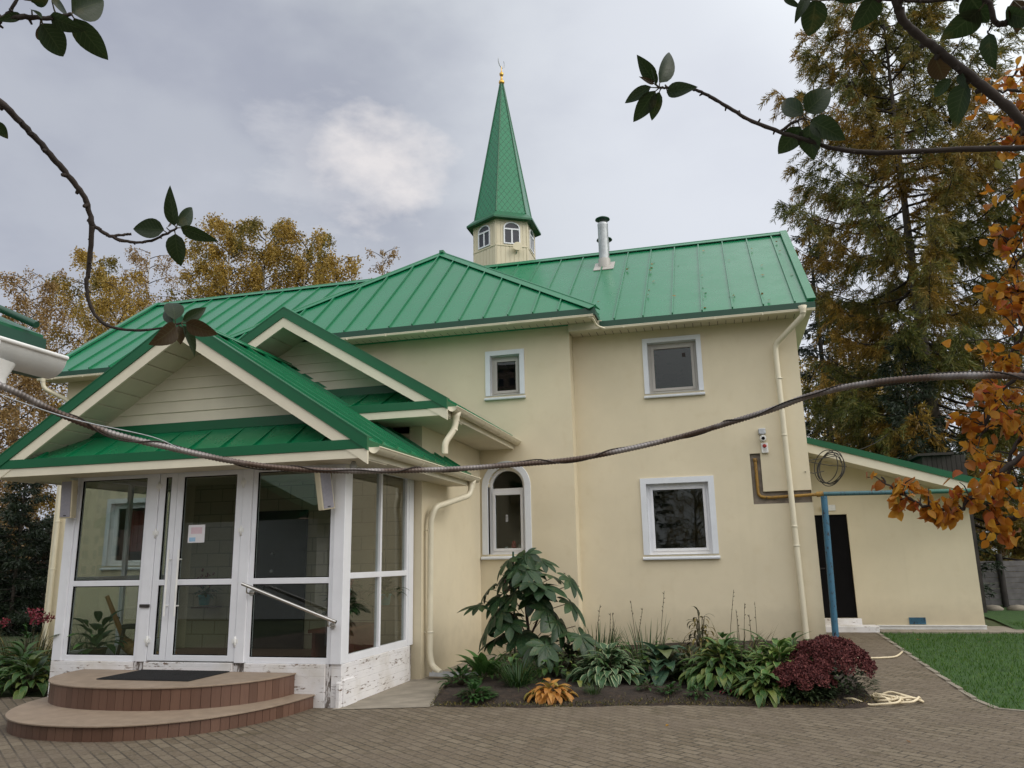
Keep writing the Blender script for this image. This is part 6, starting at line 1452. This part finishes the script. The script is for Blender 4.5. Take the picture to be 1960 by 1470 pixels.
V, Fq, U = leaves(C_, D_, rand_dir(len(C_)), L_, L_*.66, RNG.uniform(-.6, 1.9, len(C_)), RNG.uniform(.1, .6, len(C_)), 5, 'lance'); npmesh('crown', V, Fq, M['pear'], po, U, True)

# ------------------------------------------------------------------ what stands behind the viewer (mirrored in the panes)
def block_mat():
    t = NT('apartment_facade'); s = t.n.new('ShaderNodeSeparateXYZ'); t.link(t.coord(), s.inputs[0]); c = t.n.new('ShaderNodeCombineXYZ'); t.link(t.math('ADD', s.outputs[0], s.outputs[1]), c.inputs[0]); t.link(s.outputs[2], c.inputs[1])
    b = t.n.new('ShaderNodeTexBrick'); t.link(c.outputs[0], b.inputs['Vector']); b.inputs['Scale'].default_value = 1; b.offset = 0; b.inputs['Brick Width'].default_value = 2.6; b.inputs['Row Height'].default_value = 2.9; b.inputs['Mortar Size'].default_value = .7
    t.col(t.mix(b.outputs['Fac'], (.06, .07, .09), t.mix(t.noise(.05), (.45, .36, .30), (.30, .20, .15)))); return t.set(.8)
M['flats'] = block_mat()
for i, (x, y, w_, d_, h) in enumerate(((-78, -95, 34, 14, 36), (-125, -120, 30, 14, 44), (-40, -140, 26, 16, 42), (18, -120, 30, 14, 33), (-170, -95, 30, 14, 36))):
    t = thing('apartment_block', ['brown apartment tower mirrored in the right porch pane', 'tallest apartment tower far behind the viewer', 'apartment tower straight behind the viewer', 'apartment slab mirrored in the ground floor window', 'outermost apartment tower behind the viewer'][i], 'building', (x, y, 0), 'apartment blocks behind the viewer')
    b = MB(); b.box(x-w_/2, x+w_/2, y-d_/2, y+d_/2, 0, h); b.build('wall', M['flats'], t); b = MB(); b.box(x-w_/2-.3, x+w_/2+.3, y-d_/2-.3, y+d_/2+.3, h+.01, h+1); b.build('roof', M['concrete'], t)
hg = thing('green_roofed_house', 'white house with green gable roof behind the viewer, mirrored in the porch', 'house', (-15, -6, 0)); b = MB(); b.box(-19, -12.2, -14, -5, 0, 3.0); b.build('wall', bpy.data.materials['white_render'], hg)
b = MB(); b.prism([(-19.8, -14.6, 2.9), (-15.6, -14.6, 4.9), (-11.4, -14.6, 2.9), (-11.4, -14.6, 3.1), (-15.6, -14.6, 5.15), (-19.8, -14.6, 3.1)], (0, 10.4, 0)); b.build('roof', M['green'], hg)
src = birch((4.5, -13, 0), 9.5, 2.6, 5000, M['birch'], 'golden birch behind the viewer mirrored in the wing window', 'birches behind the viewer', z0=.12)
def dup(o, loc, lab):
    r = o.copy(); COL.objects.link(r); r.location = loc; r['label'] = lab
    for c in o.children:
        k_ = c.copy(); COL.objects.link(k_); k_.parent = r
    return r
for i, (x, y, s_) in enumerate(((8.5, -17, 1.1), (-1.5, -20, .9), (-7, -24, 1.15), (-22, -30, 1.2), (13, -12, 1.0))):
    r = dup(src, (x, y, 0), 'birch behind the viewer, number %s from the right in the mirrored row' % ['two', 'three', 'four', 'five', 'one'][i]); r.scale = (s_,)*3; r.rotation_euler = (0, 0, i*1.3)
for x, y, h in ((1.5, -11, 6.5), (-3.5, -14, 7.5), (-9.5, -17, 7)):
    conifer((x, y, 0), h, 1.9, 34, 40, M['spruce'], 'dark spruce %s the row behind the viewer, mirrored in the panes' % {1.5: 'at the right end of', -3.5: 'in the middle of', -9.5: 'at the left end of'}[x], 'spruce', None, .04, .22, (.16, .04), .3, lambda q: (1-q)**.75, sub=6)
